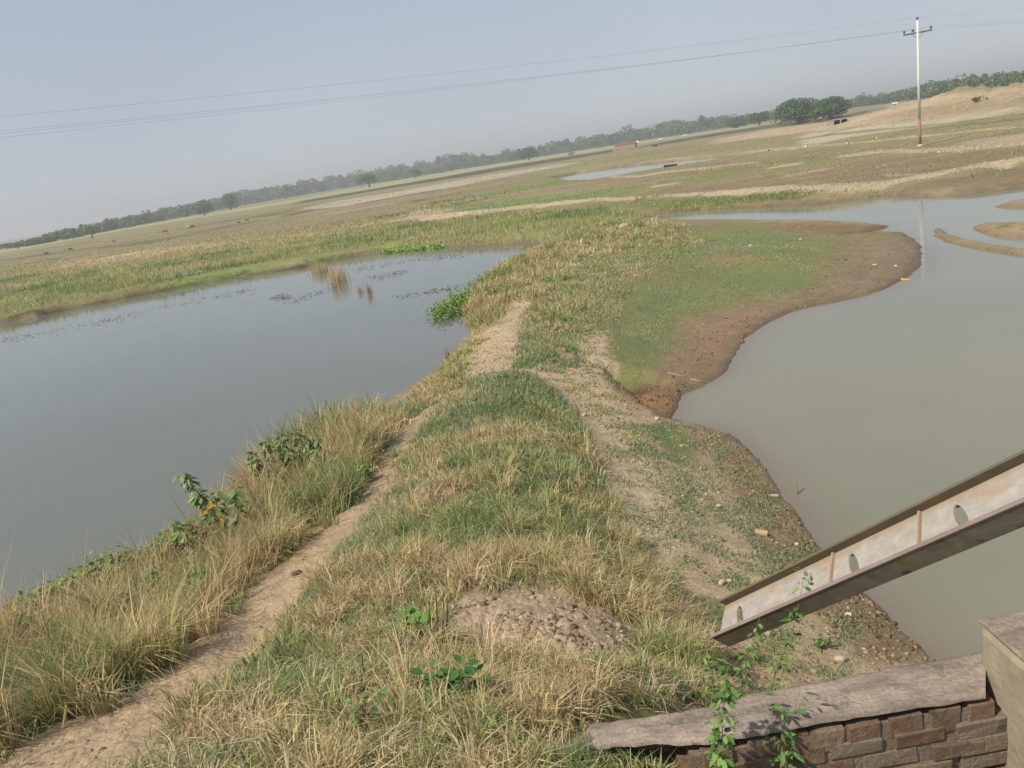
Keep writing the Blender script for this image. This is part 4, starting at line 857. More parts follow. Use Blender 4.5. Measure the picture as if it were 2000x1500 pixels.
def parapet():
    zt = 2.58
    far_ = [(1125, 1422), (1160, 1410), (1280, 1394), (1394, 1374), (1454, 1354), (1560, 1335), (1670, 1313), (1800, 1290), (1925, 1268)]
    nea_ = [(1128, 1434), (1168, 1450), (1280, 1441), (1394, 1444), (1454, 1430), (1560, 1410), (1670, 1392), (1800, 1372), (1925, 1352)]
    Fp = [at(x, y, zt) for x, y in far_]; Np = [at(x, y, zt) for x, y in nea_]
    dr = (Fp[-1] - Fp[3]).normalized(); up = Vector((0, 0, 1))
    o0 = Fp[-1].copy(); root = tag(empty('brick_parapet', (o0.x, o0.y, 2.0)), 'low worn brick parapet with a grey cement top at bottom right', 'parapet wall')
    OF = Vector((o0.x, o0.y, 2.0))
    # cement top: dense grid between the two edges
    n, mm = 150, 16; V, F = [], []
    S_ = np.linspace(0, 1, len(Fp)); 
    def lerp(L, t):
        k = min(int(t * (len(L) - 1)), len(L) - 2); return L[k].lerp(L[k + 1], t * (len(L) - 1) - k)
    for i in range(n + 1):
        t = i / n; a, b = lerp(Np, t), lerp(Fp, t)
        wob = .02 * float(fbm(t * 22, 1, 5)); endd = min(1, t * 10)
        ring = []
        for j in range(mm + 1):
            s_ = j / mm; p = a.lerp(b, s_); e = min(s_, 1 - s_) * 2
            z = .05 * endd ** .5 + .004 * (1 - (1 - e) ** 4) + .012 * float(fbm(p.x * 9, p.y * 9, 6, 4)) + .003 * math.sin(p.x * 40 + p.y * 30) * float(vn(p.x * 3, 0, 9)) - .02 * (1 - endd)
            ring.append(Vector((p.x, p.y + (wob if s_ < .5 else -wob), p.z + z - .06)))
        ring = [ring[0] - Vector((0, 0, .022))] + ring + [ring[-1] - Vector((0, 0, .6))]
        V += [v - OF for v in ring]
    w_ = mm + 3
    for i in range(n):
        for j in range(w_ - 1): F.append([i * w_ + j, (i + 1) * w_ + j, (i + 1) * w_ + j + 1, i * w_ + j + 1])
    me = bpy.data.meshes.new('coping'); me.from_pydata([tuple(v) for v in V], [], F); me.materials.append(M_CEM); me.polygons.foreach_set('use_smooth', [True] * len(F))
    o = bpy.data.objects.new('coping', me); C.objects.link(o); o.parent = root
    # brickwork under the near edge
    q = MB(); a, b = Np[3], Np[-1]; dn = (b - a); Lw = dn.length; dn.normalize(); out = Vector((dn.y, -dn.x, 0)); out = out if out.y < 0 else -out; ins = -out
    x = -.05; bc = [A(146, 112, 88, .7), A(156, 122, 96, .7), A(134, 106, 86, .7), A(164, 140, 116, .7), A(150, 120, 98, .7)]
    def edge(x):
        t = max(0, x) / Lw; return lerp(Np[3:], min(t, 1)) if x > 0 else Np[3] + dn * x
    while x < Lw - .05:
        bw = random.uniform(.115, .15); c = edge(x + bw / 2) - Vector((0, 0, .115)) + ins * random.uniform(.095, .108)
        if random.random() > .06: q.box(c - OF, (bw / 2 - .004, .1, .056 + random.uniform(-.004, .006)), (dn, ins, up), bc[random.randrange(5)], .005)
        x += bw
    for r_ in range(8):
        z = 2.405 - r_ * .085; x = -.15 + (r_ % 2) * .12
        while x < Lw + .2:
            bw = random.uniform(.22, .25); c = edge(min(x, Lw) + bw / 2); c = Vector((c.x, c.y, z)) + ins * random.uniform(.078, .09)
            if random.random() > .07: q.box(c - OF, (bw / 2 - .005, .09, .037), (dn, ins, up), [A(156, 136, 118, .7), A(140, 118, 98, .7), A(146, 116, 94, .7), A(160, 144, 126, .7)][random.randrange(4)], .008)
            x += bw
    q.build('brickwork', M_BRK, root, bevel=.006)
    q = MB(); c0 = Np[3] - dn * .1; c1 = Np[-1]; q.box(((c0 + c1) / 2 + ins * .105 - OF + Vector((0, 0, -.42))) , ((c1 - c0).length / 2, .09, .34), (dn, ins, up)); q.build('mortar_core', plain('old_mortar', A(132, 116, 98, .7), A(160, 142, 122, .7), 12, .95, 1, .02), root)
    return dn, ins
dn_, ins_ = parapet()
def post():
    zt = 2.765; a, b = at(1930, 1246, zt), at(1990, 1226, zt)
    ax = dn_; q = MB(); c = a + ax * .25 + ins_ * -.10; r = Vector((c.x, c.y, 1.2))
    root = tag(empty('masonry_post', r), 'squat cement plastered post cut off by the right edge, at the parapet end', 'post')
    n = 14
    V, F, K = [], [], []
    hx, hy, hz = .23, .2, zt - 1.2
    me = MB(); me.box((0, 0, hz / 2), (hx, hy, hz / 2), (ax, ins_, Vector((0, 0, 1)))); o = me.build('shaft', plain('plaster', A(144, 132, 110, .75), A(182, 168, 144, .75), 3.5, .95, .6, .015), root, bevel=.03)
    me = MB(); me.box((0, 0, hz + .012), (hx + .003, hy + .003, .012), (ax, ins_, Vector((0, 0, 1))), jit=.006); me.build('cap', M_CEM, root, bevel=.012)
post()

# ------------------------------------------------------------------ leafy plants
LG = [A(130, 154, 98, .8), A(116, 142, 88, .8), A(146, 164, 104, .8), A(100, 126, 78, .8)]
def leaf_arr(P, D, size, cols, wid=.55, fold=.25, yellow=0.0):
    """pointed leaves: P base points, D directions"""
    n = len(P); D = D / (np.linalg.norm(D, axis=1)[:, None] + 1e-9); sd_ = np.cross(D, np.array([0, 0, 1.0]) + rng.normal(0, .35, (n, 3))); sd_ /= np.linalg.norm(sd_, axis=1)[:, None] + 1e-9
    nn = np.cross(sd_, D); s = size * rng.uniform(.6, 1.25, (n, 1)); w = s * wid / 2
    V = np.stack([P, P + D * s * .3 + sd_ * w * .85 + nn * w * fold, P + D * s * .65 + sd_ * w * .8 + nn * w * fold, P + D * s, P + D * s * .65 - sd_ * w * .8 + nn * w * fold, P + D * s * .3 - sd_ * w * .85 + nn * w * fold, P + D * s * .33, P + D * s * .68], 1).reshape(-1, 3)
    b = np.arange(n)[:, None] * 8
    Q = np.concatenate([b + [1, 2, 7, 6], b + [6, 7, 4, 5]]); T = np.concatenate([b + [0, 1, 6], b + [0, 6, 5], b + [2, 3, 7], b + [7, 3, 4]])
    k = np.array(cols)[rng.integers(0, len(cols), n)] * rng.uniform(.7, 1.3, (n, 1))
    if yellow: k = np.where(rng.random((n, 1)) < yellow, np.array(A(220, 170, 50)), k)
    return V, Q, T, np.repeat(k, 8, 0)
def plant(name, label, cat, stems, leaf=.1, nleaf=14, cols=LG, bunch=.35, droop=.8, group=None, stemr=.006, wid=.55, stemcol=A(150, 136, 96), yellow=.0, spread=.05, dz=0):
    g = hit(*stems[0][:2]); t = tag(empty(name, g), label, cat, group); sm = MB(); P, D = [], []
    for st in stems:
        b = hit(st[0], st[1]); dp = (b - Vector((0, 0, H))).dot(FW) - dz; tp = at_depth(st[2], st[3], dp) ; Ls = (tp - b).length
        mid = b.lerp(tp, .5) + Vector((random.uniform(-.1, .1), random.uniform(-.1, .1), .12)) * Ls; pts = [(b * (1 - k) ** 2 + mid * 2 * k * (1 - k) + tp * k * k) - g for k in np.linspace(0, 1, 9)]
        pts[0] = pts[0] - Vector((0, 0, .06)); sm.tube([Vector((0, 0, -.07)), Vector((0, 0, -.02)).lerp(pts[1], .4)] + pts[1:], [stemr * 1.2] + [stemr * (1.2 - .8 * k / 8) for k in range(9)], 5)
        for _ in range(int(nleaf * (3.2 if name == 'shrub' else 1.3))):
            k = 1 - random.random() ** 1.3 * (1 - bunch); i = min(int(k * 8), 7); p = pts[i].lerp(pts[i + 1], k * 8 - i); a = random.uniform(0, 6.283)
            P.append(tuple(p + Vector((math.cos(a), math.sin(a), 0)) * spread * random.random())); D.append((math.cos(a), math.sin(a), random.uniform(-droop - .5, .5 - droop)))
    sc = NTCOL(stemcol); sm.build('stem', sc, t, True)
    V, Q, T, K = leaf_arr(np.array(P), np.array(D), leaf * (.92 if name == 'shrub' else .9), cols, wid, yellow=yellow)
    mesh_np('foliage', V, Q, T, M_FOL, t, {'col': K}); return t
_sc = {}
def NTCOL(c):
    k = tuple(np.round(c, 3))
    if k not in _sc: _sc[k] = plain('stem_bark', c * .8, c * 1.1, 20)
    return _sc[k]
G1 = 'leafy shrubs along the bank of the left pond'
plant('shrub', 'tallest arching shrub leaning over the water, its long pale stem tipped with drooping leaves', 'shrub', [(450, 1075, 352, 925), (455, 1078, 385, 965)], .13, 20, group=G1, yellow=.012, stemr=.011)
plant('shrub', 'thin shrub with a few leaves left of and below the arching one', 'shrub', [(395, 1110, 338, 1020), (400, 1105, 362, 1050)], .10, 12, group=G1)
plant('shrub', 'shrub with large pale hanging leaves just right of the arching one', 'shrub', [(465, 1090, 458, 955), (455, 1085, 420, 960)], .15, 14, group=G1, yellow=.02, stemr=.009)
plant('shrub', 'bushy leafy shrub at the left edge of the grass clump, second in height', 'shrub', [(520, 990, 492, 880), (530, 985, 505, 905), (525, 990, 520, 860)], .10, 26, group=G1)
plant('shrub', 'leafy shrub poking out of tall grass between its two bushy neighbours', 'shrub', [(560, 970, 546, 850), (570, 970, 560, 880)], .10, 24, group=G1)
plant('shrub', 'dense leafy shrub whose dark top stands against the water left of dry grass', 'shrub', [(600, 950, 578, 840), (610, 950, 596, 848), (620, 950, 618, 858)], .10, 26, group=G1)
plant('shrub', 'small green shrub at the foot of the tall dry grass beside the path', 'shrub', [(705, 950, 708, 905), (712, 945, 722, 912)], .09, 16, group=G1)
plant('shrub', 'low shrub standing at the waterline beside the lowest bank grass', 'shrub', [(310, 1190, 292, 1112), (300, 1195, 282, 1130)], .11, 14, group=G1)
plant('shrub', 'small drooping shrub on the bank corner where the bank grass is widest', 'shrub', [(395, 1180, 385, 1110)], .12, 14, group=G1)
plant('shrub', 'faint thin shrub over the water near the left edge', 'shrub', [(60, 1290, 42, 1195)], .09, 9, group=G1)
G2 = 'broad-leaved weeds around the parapet and the road slope'; WC = [A(116, 148, 80), A(130, 158, 88), A(98, 130, 68)]
plant('weed', 'leafy weed with a tall stem in front of the steel beam, topmost of the weeds', 'weed', [(1480, 1470, 1572, 1112), (1490, 1470, 1556, 1190), (1480, 1470, 1545, 1240)], .042, 26, WC, group=G2, bunch=.3, droop=.4, stemr=.0025, stemcol=A(120, 130, 80), spread=.03)
plant('weed', 'slim weed whose green top meets the lower left end of the beam', 'weed', [(1440, 1440, 1484, 1205), (1440, 1440, 1462, 1265)], .04, 22, WC, group=G2, bunch=.3, droop=.4, stemr=.0025, stemcol=A(120, 130, 80), spread=.03)
plant('weed', 'leafy weed rising over the left third of the parapet, tallest in front of it', 'weed', [(1410, 1620, 1422, 1300), (1415, 1620, 1406, 1360), (1412, 1620, 1410, 1430)], .045, 60, WC, group=G2, bunch=.0, droop=.4, stemr=.003, stemcol=A(120, 130, 80), spread=.03, dz=.1)
plant('weed', 'weed with narrow pointed leaves left of the beam end', 'weed', [(1385, 1400, 1380, 1255), (1385, 1400, 1392, 1275)], .06, 12, WC, group=G2, bunch=.3, droop=.3, stemr=.003, wid=.35, spread=.03)
plant('weed', 'weed growing out of the parapet top with long leaves spreading right', 'weed', [(1530, 1620, 1530, 1352), (1530, 1620, 1562, 1352), (1530, 1620, 1500, 1375)], .06, 14, [A(110, 146, 84)], group=G2, bunch=.2, droop=.2, stemr=.003, wid=.4, spread=.02)
plant('weed', 'weed hanging down the brick face below the parapet top weed', 'weed', [(1550, 1600, 1530, 1425), (1550, 1600, 1545, 1460)], .045, 18, WC, group=G2, bunch=0, droop=.5, stemr=.003, spread=.03, dz=.15)
plant('weed', 'small bright green weed on the stony bank below the beam', 'weed', [(1610, 1268, 1612, 1240), (1606, 1268, 1600, 1248)], .06, 16, WC, group=G2, bunch=0, droop=.3, stemr=.003)
plant('weed', 'light green weed in the gap between the beam and the parapet', 'weed', [(1450, 1290, 1470, 1262), (1445, 1290, 1440, 1275)], .05, 12, WC, group=G2, bunch=0, droop=.3, stemr=.003)
plant('weed', 'single large pale green leaf plant against the post', 'weed', [(1985, 1660, 1948, 1425)], .16, 2, [A(128, 160, 84)], group=G2, bunch=.9, droop=.2, stemr=.004, wid=.5, dz=.2)
plant('weed', 'reddish brown weed tangled at the foot of the post', 'weed', [(1880, 1620, 1862, 1390), (1890, 1620, 1880, 1420), (1900, 1620, 1915, 1450), (1890, 1620, 1850, 1440)], .05, 16, [A(120, 84, 56), A(96, 104, 60), A(150, 92, 60)], group=G2, bunch=0, droop=.3, stemr=.004, dz=.15)
plant('weed', 'dark green round-leaved weed in dry straw, largest at bottom centre', 'weed', [(870, 1400, 840, 1310), (880, 1400, 900, 1300), (870, 1400, 930, 1320), (860, 1400, 860, 1345)], .075, 18, [A(76, 118, 58), A(92, 132, 66)], group=G2, bunch=0, droop=.1, stemr=.004, wid=.8)
plant('weed', 'bright round-leaved weed left of the bare crumbly patch', 'weed', [(820, 1255, 795, 1200), (830, 1255, 825, 1195), (820, 1255, 780, 1235)], .08, 12, [A(104, 150, 70)], group=G2, bunch=.2, droop=.1, stemr=.004, wid=.85)
plant('weed', 'small round-leaved weed just below the bare crumbly patch', 'weed', [(950, 1320, 945, 1285), (955, 1320, 965, 1280)], .07, 7, [A(104, 146, 70)], group=G2, bunch=.2, droop=.1, stemr=.004, wid=.85)
plant('weed', 'straggly blue-green weed at bottom centre left of the largest round-leaved weed', 'weed', [(730, 1430, 700, 1370), (740, 1430, 750, 1360), (735, 1430, 770, 1390)], .06, 12, [A(110, 142, 88)], group=G2, bunch=0, droop=.1, stemr=.004, wid=.6)
plant('dead_stalks', 'bundle of dark dead stalks beside the bare crumbly patch', 'dead plant', [(855, 1270, 850, 1150), (862, 1270, 866, 1160), (870, 1268, 875, 1170), (848, 1270, 840, 1165), (866, 1270, 880, 1185)], .04, 2, [A(120, 100, 80)], bunch=0, stemr=.006, stemcol=A(96, 78, 70))
def reeds(label, px, py, w, h, n, cols, lean=.15):
    g = at(px, py, 0); k = (g - Vector((0, 0, H))).dot(FW) / FPX; t = tag(empty('reed_clump', g), label, 'reeds', 'dry reed clumps in and beside the left pond')
    P = np.stack([rng.normal(0, w * k / 4, n), rng.normal(0, w * k / 3, n), np.zeros(n)], 1)
    V, Q, T, K = blades(P, h * k * rng.uniform(.45, 1.15, n), np.full(n, .022), np.array(cols)[rng.integers(0, len(cols), n)] * rng.uniform(.8, 1.2, (n, 1)), lean)
    mesh_np('foliage', V, Q, T, M_LEAF, t, {'col': K})
reeds('straw coloured reed clump standing in the pond near its far shore', 660, 552, 34, 40, 220, [STRAW, LIGHTTAN, TAN])
reeds('low straw reed clump at the shore left of the one standing in the pond', 626, 532, 34, 22, 240, [STRAW, TAN])
reeds('thin reddish reed tuft in open water, right of the straw clump', 722, 574, 12, 26, 40, [TAN, RED], .2)
reeds('thinnest reed tuft in open water between the straw clump and the reddish tuft', 704, 572, 8, 18, 30, [RED, TAN], .1)
reeds('small rusty reed tuft at the water edge below the path bend', 878, 706, 10, 28, 50, [RED, A(206, 150, 110)], .15)
# creeping leaves and water hyacinth: uncountable
def leafmat(name, label, lines, n, size, cols, hgt=.12, yellow=0, width=14):
    P = []
    for pts in lines:
        tot = sum(math.dist(pts[i], pts[i + 1]) for i in range(len(pts) - 1))
        for _ in range(n // len(lines)):
            d = random.uniform(0, tot)
            for i in range(len(pts) - 1):
                L = math.dist(pts[i], pts[i + 1])
                if d <= L: break
                d -= L
            t = d / L; x = pts[i][0] + (pts[i + 1][0] - pts[i][0]) * t + random.gauss(0, width * .5); y = pts[i][1] + (pts[i + 1][1] - pts[i][1]) * t + random.gauss(0, width * .4)
            g = hit(x, y) if name == 'creeping_leaves' else at(x, y, 0.05); z = max(float(height_at(g.x, g.y)[0]), 0); P.append((g.x, g.y, z + random.random() * hgt))
    P = np.array(P); a = rng.uniform(0, 6.283, len(P)); D = np.stack([np.cos(a), np.sin(a), rng.uniform(-.2, .8, len(P))], 1)
    V, Q, T, K = leaf_arr(P, D, size, cols, .8, yellow=yellow); tag(mesh_np(name, V, Q, T, M_FOL, None, {'col': K}), label, 'plants', kind='stuff')
leafmat('creeping_leaves', 'bright green creeping leaves along the near edge of the left pond', [[(-100, 1330), (0, 1272), (70, 1225), (140, 1192)], [(140, 1192), (180, 1155), (225, 1130), (260, 1120)], [(300, 1130), (345, 1098), (400, 1075)]], 2600, .085, [A(122, 148, 78), A(136, 160, 84), A(104, 122, 68), A(150, 130, 80)], .38, .004, 20)
leafmat('water_hyacinth', 'bright green water hyacinth mat pushing out from the ridge into the left pond', [[(842, 622), (870, 600), (905, 575), (950, 545)], [(850, 618), (890, 598), (915, 585)], [(870, 612), (905, 600), (925, 590)]], 2600, .10, [A(132, 160, 80), A(116, 146, 72), A(148, 170, 92)], .22, .003, 16)
leafmat('hyacinth_clump', 'two small floating leaf clumps off the near bank of the left pond', [[(248, 1098), (262, 1098)], [(392, 1085), (412, 1085)]], 160, .07, [A(124, 146, 66), A(140, 130, 70)], .08, .0, 5)
leafmat('shore_weed', 'thin line of bright green weed on the far shore of the left pond', [[(745, 492), (800, 487), (868, 481)]], 500, .22, [A(146, 176, 84)], .06, 0, 3)
def flecks(name, label, lines, n, size, col, width, mat=None, z=.006):
    P = []
    for pts in lines:
        for _ in range(n // len(lines)):
            i = random.randrange(len(pts) - 1); t = random.random(); x = pts[i][0] + (pts[i + 1][0] - pts[i][0]) * t + random.gauss(0, width * 2.5); y = pts[i][1] + (pts[i + 1][1] - pts[i][1]) * t + random.gauss(0, width)
            g = at(x, y, 0); P.append((g.x, g.y, max(float(height_at(g.x, g.y)[0]), 0) + z))
    q = MB()
    for p in P:
        s = size * random.uniform(.4, 1.5); q.blob(p, (s * random.uniform(1, 2.2), s, min(s * .25, .012)), col * random.uniform(.7, 1.2), 5, 3, .3, random.uniform(0, 3.1))
    tag(q.build(name, M_CLOD), label, 'debris', kind='stuff')
flecks('floating_weed', 'broken dark line and patches of weed floating on the left pond', [[(0, 668), (60, 656), (195, 630), (246, 618), (369, 590), (444, 575), (500, 565)]] * 3 + [[(690, 528), (760, 515), (850, 505), (900, 500)]] * 2 + [[(780, 580), (850, 570), (900, 560)], [(720, 545), (800, 530)], [(540, 583), (560, 580)], [(560, 592), (660, 560)]], 1500, .028, A(120, 118, 104), 3.2)
flecks('shore_litter', 'line of white foam and litter on the far bank of the left pond', [[(300, 557), (322, 555), (345, 552)], [(345, 552), (380, 546), (408, 540)]], 160, .13, A(215, 215, 215), 1.2, z=.03)
flecks('shore_litter', 'few white flecks beside the bright shore weed across the left pond', [[(656, 494), (690, 490)], [(800, 481), (845, 478)]], 40, .12, A(215, 215, 210), .8, z=.05)

# ------------------------------------------------------------------ clods, stones, sticks
def clods(name, label, polys, szs, cols, flat=.6):
    base = []; t = (1 + 5 ** .5) / 2
    ico = np.array([(-1, t, 0), (1, t, 0), (-1, -t, 0), (1, -t, 0), (0, -1, t), (0, 1, t), (0, -1, -t), (0, 1, -t), (t, 0, -1), (t, 0, 1), (-t, 0, -1), (-t, 0, 1)]) / 1.9
    fc = np.array([(0, 11, 5), (0, 5, 1), (0, 1, 7), (0, 7, 10), (0, 10, 11), (1, 5, 9), (5, 11, 4), (11, 10, 2), (10, 7, 6), (7, 1, 8), (3, 9, 4), (3, 4, 2), (3, 2, 6), (3, 6, 8), (3, 8, 9), (4, 9, 5), (2, 4, 11), (6, 2, 10), (8, 6, 7), (9, 8, 1)])
    ac = Acc()
    for (poly, n, cl), sz in zip(polys, szs):
        P = scatter(poly, n, (), cl, 3.5, 88); s = sz * rng.lognormal(0, .65, len(P)).clip(.3, 4)[:, None, None]
        R = ico[None] * (1 + rng.uniform(-.3, .3, (len(P), 12, 1))) * s * np.array([1, rng.uniform(.7, 1), flat]); a = rng.uniform(0, 6.28, len(P)); ca, sa = np.cos(a)[:, None], np.sin(a)[:, None]
        V = np.stack([R[..., 0] * ca - R[..., 1] * sa, R[..., 0] * sa + R[..., 1] * ca, R[..., 2]], 2) + P[:, None] + np.array([0, 0, .0]) * s
        k = np.array(cols)[rng.integers(0, len(cols), len(P))] * rng.uniform(.8, 1.2, (len(P), 1))
        ac.add(V.reshape(-1, 3), None, (fc[None] + np.arange(len(P))[:, None, None] * 12).reshape(-1, 3), np.repeat(k, 12, 0))
    tag(ac.build(name, M_CLOD), label, 'soil', kind='stuff')
SL = [(1210, 790), (1330, 828), (1440, 856), (1530, 975), (1600, 1070), (1690, 1160), (1820, 1290), (1640, 1360), (1440, 1350), (1330, 1250), (1240, 1060), (1180, 900)]
clods('dirt_clods', 'crumbly tan soil clods over the bare patch and the slope', [(CLOD, 900, .95), (SL, 3600, .95), ([(930, 655), (1025, 568), (1010, 700), (1130, 640), (1199, 640), (1199, 760), (1290, 900), (1230, 880), (1100, 770), (900, 735)], 4200, .8), (LOW, 900, .8), (PATHP, 700, .6)], [.010, .008, .011, .010, .006], [A(180, 158, 130), A(168, 146, 118), A(188, 168, 140), A(146, 124, 98), A(122, 104, 82)])
clods('mud_clods', 'small brown lumps of mud along the rim of the right pond', [([(1340, 830), (1440, 852), (1530, 970), (1600, 1066), (1690, 1158), (1830, 1290), (1720, 1290), (1570, 1180), (1480, 1040), (1400, 900)], 2200, .95), ([(1176, 742), (1290, 742), (1340, 770), (1325, 820), (1240, 800)], 350, .8), ([(1640, 480), (1780, 462), (1810, 530), (1600, 600), (1400, 700), (1340, 760), (1300, 750), (1400, 620), (1560, 590)], 900, .9)], [.011, .016, .016], [A(132, 112, 84), A(148, 126, 96), A(118, 100, 74)])
clods('bund_lumps', 'lumpy pale earth heaped along the low field bunds', [(zp, n_, .6) for zp, n_ in ((stroke(ROAD), 1600), (stroke([(1634, 307, 4), (1700, 298, 6), (1790, 294, 6), (1850, 292, 8), (1900, 288, 8), (2000, 281, 8)]), 700), (stroke([(1400, 326, 3), (1505, 322, 4), (1565, 319, 5)]), 200), (stroke([(1454, 301, 3), (1649, 281, 3), (1790, 267, 3), (2000, 246, 4)]), 350), ([(1400, 282), (1500, 258), (1620, 242), (1740, 208), (1870, 183), (2000, 175), (2000, 205), (1790, 236), (1500, 264)], 900), ([(587, 409), (668, 392), (890, 350), (1100, 318), (1100, 324), (890, 366), (668, 404)], 500), ([(803, 420), (848, 409), (900, 404), (860, 420)], 200))], [.035, .05, .045, .06, .11, .10, .05], [A(190, 172, 144), A(180, 162, 135), A(172, 154, 128)], .5)
def stone(name, label, cat, px, py, w, hgt, col, rot=0, box=False, asp=1.6, group=None):
    g = hit(px, py); k = (g - Vector((0, 0, H))).dot(FW) / FPX; a = w * k / 2; q = MB(); q.blob((0, 0, 0), (a, a / asp, hgt * k / 2), col, 9, 6, .14) if not box else q.box((0, 0, 0), (a, a / asp, hgt * k / 2), k=col, jit=a * .05)
    o = q.build(name, M_CLOD, None, not box, bevel=.006 if box else 0); o.location = g + Vector((0, 0, hgt * k * .2)); o.rotation_euler = (0, .08, rot); return tag(o, label, cat, group)
stone('stone', 'dark stone with a pale top lying on the footpath', 'stone', 580, 1122, 20, 12, A(120, 92, 84), .4, asp=1.2)
stone('brick', 'tan brick lying on the muddy bank, right of the green speckled slope', 'brick', 1487, 1043, 25, 9, A(206, 172, 132), -.5, True, 2)
stone('brick', 'thin pale brick piece at the waterline near the stake', 'brick', 1510, 969, 20, 5, A(200, 186, 160), -.2, True, 3)
stone('paper_scrap', 'white scrap lying on the mud between the beam and the parapet', 'litter', 1655, 1200, 15, 3, A(235, 232, 225), -.4, True, 1.4)
stone('stone', 'white stone on the mud just above the beam', 'stone', 1556, 1064, 11, 7, A(220, 208, 186), .2)
for i, (x, y, w, l) in enumerate([(1404, 990, 14, 'pale crumbly stone in the middle of the slope beside green turf'), (1142, 812, 14, 'round tan stone at the left rim of the pale side trail'), (1283, 819, 13, 'pale stone at the tip of the inlet below the orange mud'), (1332, 872, 10, 'small flat white stone on the green patch below the inlet'),
                                  (1410, 1140, 20, 'left one of two adjoining stones above the beam end'), (1425, 1137, 16, 'right one of two adjoining stones above the beam end'), (1640, 1290, 26, 'crumbly pale stone just behind the parapet'), (1500, 1240, 18, 'pale stone under the lower left end of the beam'), (1248, 748, 0, '')]):
    if w: stone('stone', l, 'stone', x, y, w, w * .6, A(206, 186, 156), i)
stone('earth_heap', 'small pinkish heap of fresh earth on the far grassy neck', 'earth heap', 1220, 445, 28, 13, A(206, 166, 136), .1)
stone('stone', 'white stone far out on the green flat beside the channel', 'stone', 1466, 481, 7, 5, A(220, 212, 190)); stone('stone', 'pale stone at the right part of the green flat', 'stone', 1565, 469, 9, 5, A(200, 170, 140))
stone('litter_piece', 'white litter on the muddy tip of the flat beside the pole reflection', 'litter', 1823, 516, 9, 4, A(240, 236, 226)); stone('litter_piece', 'yellowish litter on the mud left of the white one', 'litter', 1709, 518, 12, 4, A(214, 196, 130)); stone('litter_piece', 'small white litter between the yellowish and the whitest piece', 'litter', 1750, 520, 6, 4, A(236, 234, 226))
def stick(name, label, cat, a, b, r, col, za=0, zb=0):
    A_, B_ = (hit(*a), hit(*b)) if not zb else (hit(*a), None)
    if zb: B_ = at_depth(b[0], b[1], (A_ - Vector((0, 0, H))).dot(FW))
    A_ = A_ + Vector((0, 0, za + (r if not zb else -.2))); B_ = B_ + Vector((0, 0, r if not zb else 0)); m_ = A_.lerp(B_, .5) + Vector((random.uniform(-1, 1), 0, 0)) * (B_ - A_).length * .04
    q = MB(); q.tube([Vector((0, 0, 0)), m_ - A_, B_ - A_], [r, r * .9, r * .7], 7); o = q.build(name, NTCOL(col), None, True); o.location = A_; return tag(o, label, cat)
stick('stake', 'short wooden stake standing in the shallow water of the right pond', 'stake', (1556, 968), (1553, 936), .018, A(150, 128, 104), zb=1)
stick('bamboo_pole', 'yellow bamboo stick lying on the mud tip at the waterline', 'bamboo', (1760, 548), (1797, 543), .04, A(206, 176, 116))
stick('branch', 'thin pale curved branch on the mud above the inlet, left one', 'branch', (1305, 730), (1340, 738), .015, A(180, 160, 120)); stick('branch', 'thin pale branch ending at the inlet waterline, right one', 'branch', (1350, 742), (1376, 748), .015, A(190, 160, 120))
stick('dry_stalk', 'long straw stalk lying across the foot of the left bank grass', 'dry stalk', (235, 1298), (325, 1270), .005, A(214, 190, 140))
stick('driftwood', 'dark log lying on the far bank beside the narrow far pool', 'log', (1298, 327), (1322, 324), .16, A(70, 60, 50))

# ------------------------------------------------------------------ far structures, cattle and people
def local(px, py, lift=0):
    g = hit(px, py); k = (g - Vector((0, 0, H))).dot(FW) / FPX; a = math.atan2(g.x, g.y); return g, k, Vector((math.cos(a), -math.sin(a), 0)), Vector((math.sin(a), math.cos(a), 0))
Zv = Vector((0, 0, 1))
def sluice():
    g, k, rx, fy = local(1222, 294); t = tag(empty('sluice_gate', g), 'small red-topped brick sluice crossing the dark field bank', 'sluice'); ax3 = (rx, fy, Zv)
    W_ = 21 * k; q = MB(); q.box(Zv * 12 * k, (W_, 3 * k, 3.0 * k), ax3); q.build('deck_beam', plain('red_oxide', (.30, .10, .08), (.38, .15, .11), 1), t, bevel=.05)
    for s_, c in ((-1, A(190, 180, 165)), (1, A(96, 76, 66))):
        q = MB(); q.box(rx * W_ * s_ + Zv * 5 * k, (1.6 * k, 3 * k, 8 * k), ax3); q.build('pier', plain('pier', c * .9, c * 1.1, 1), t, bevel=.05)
    q = MB(); q.box(rx * W_ * 1.3 + Zv * 2 * k, (3.4 * k, .8 * k, 4 * k), (rx * .85 + Zv * .5, fy, Zv)); q.build('wing_wall', plain('wing', A(180, 170, 160), A(150, 140, 130), 1), t)
    g, k, rx, fy = local(1280, 287); t = tag(empty('brick_shed', g), 'low dark brick shed on the bank right of the sluice', 'shed'); ax3 = (rx, fy, Zv)
    q = MB(); q.box(Zv * 2.6 * k, (5 * k, 4 * k, 2.6 * k), ax3); q.build('wall', plain('shed_wall', A(110, 92, 76), A(130, 110, 90), 1), t); q = MB(); q.box(Zv * 5.6 * k, (6 * k, 5 * k, .4 * k), (rx, fy + Zv * .2, Zv)); q.build('roof', plain('shed_roof', A(120, 100, 84), A(140, 118, 98), 1), t)
sluice()
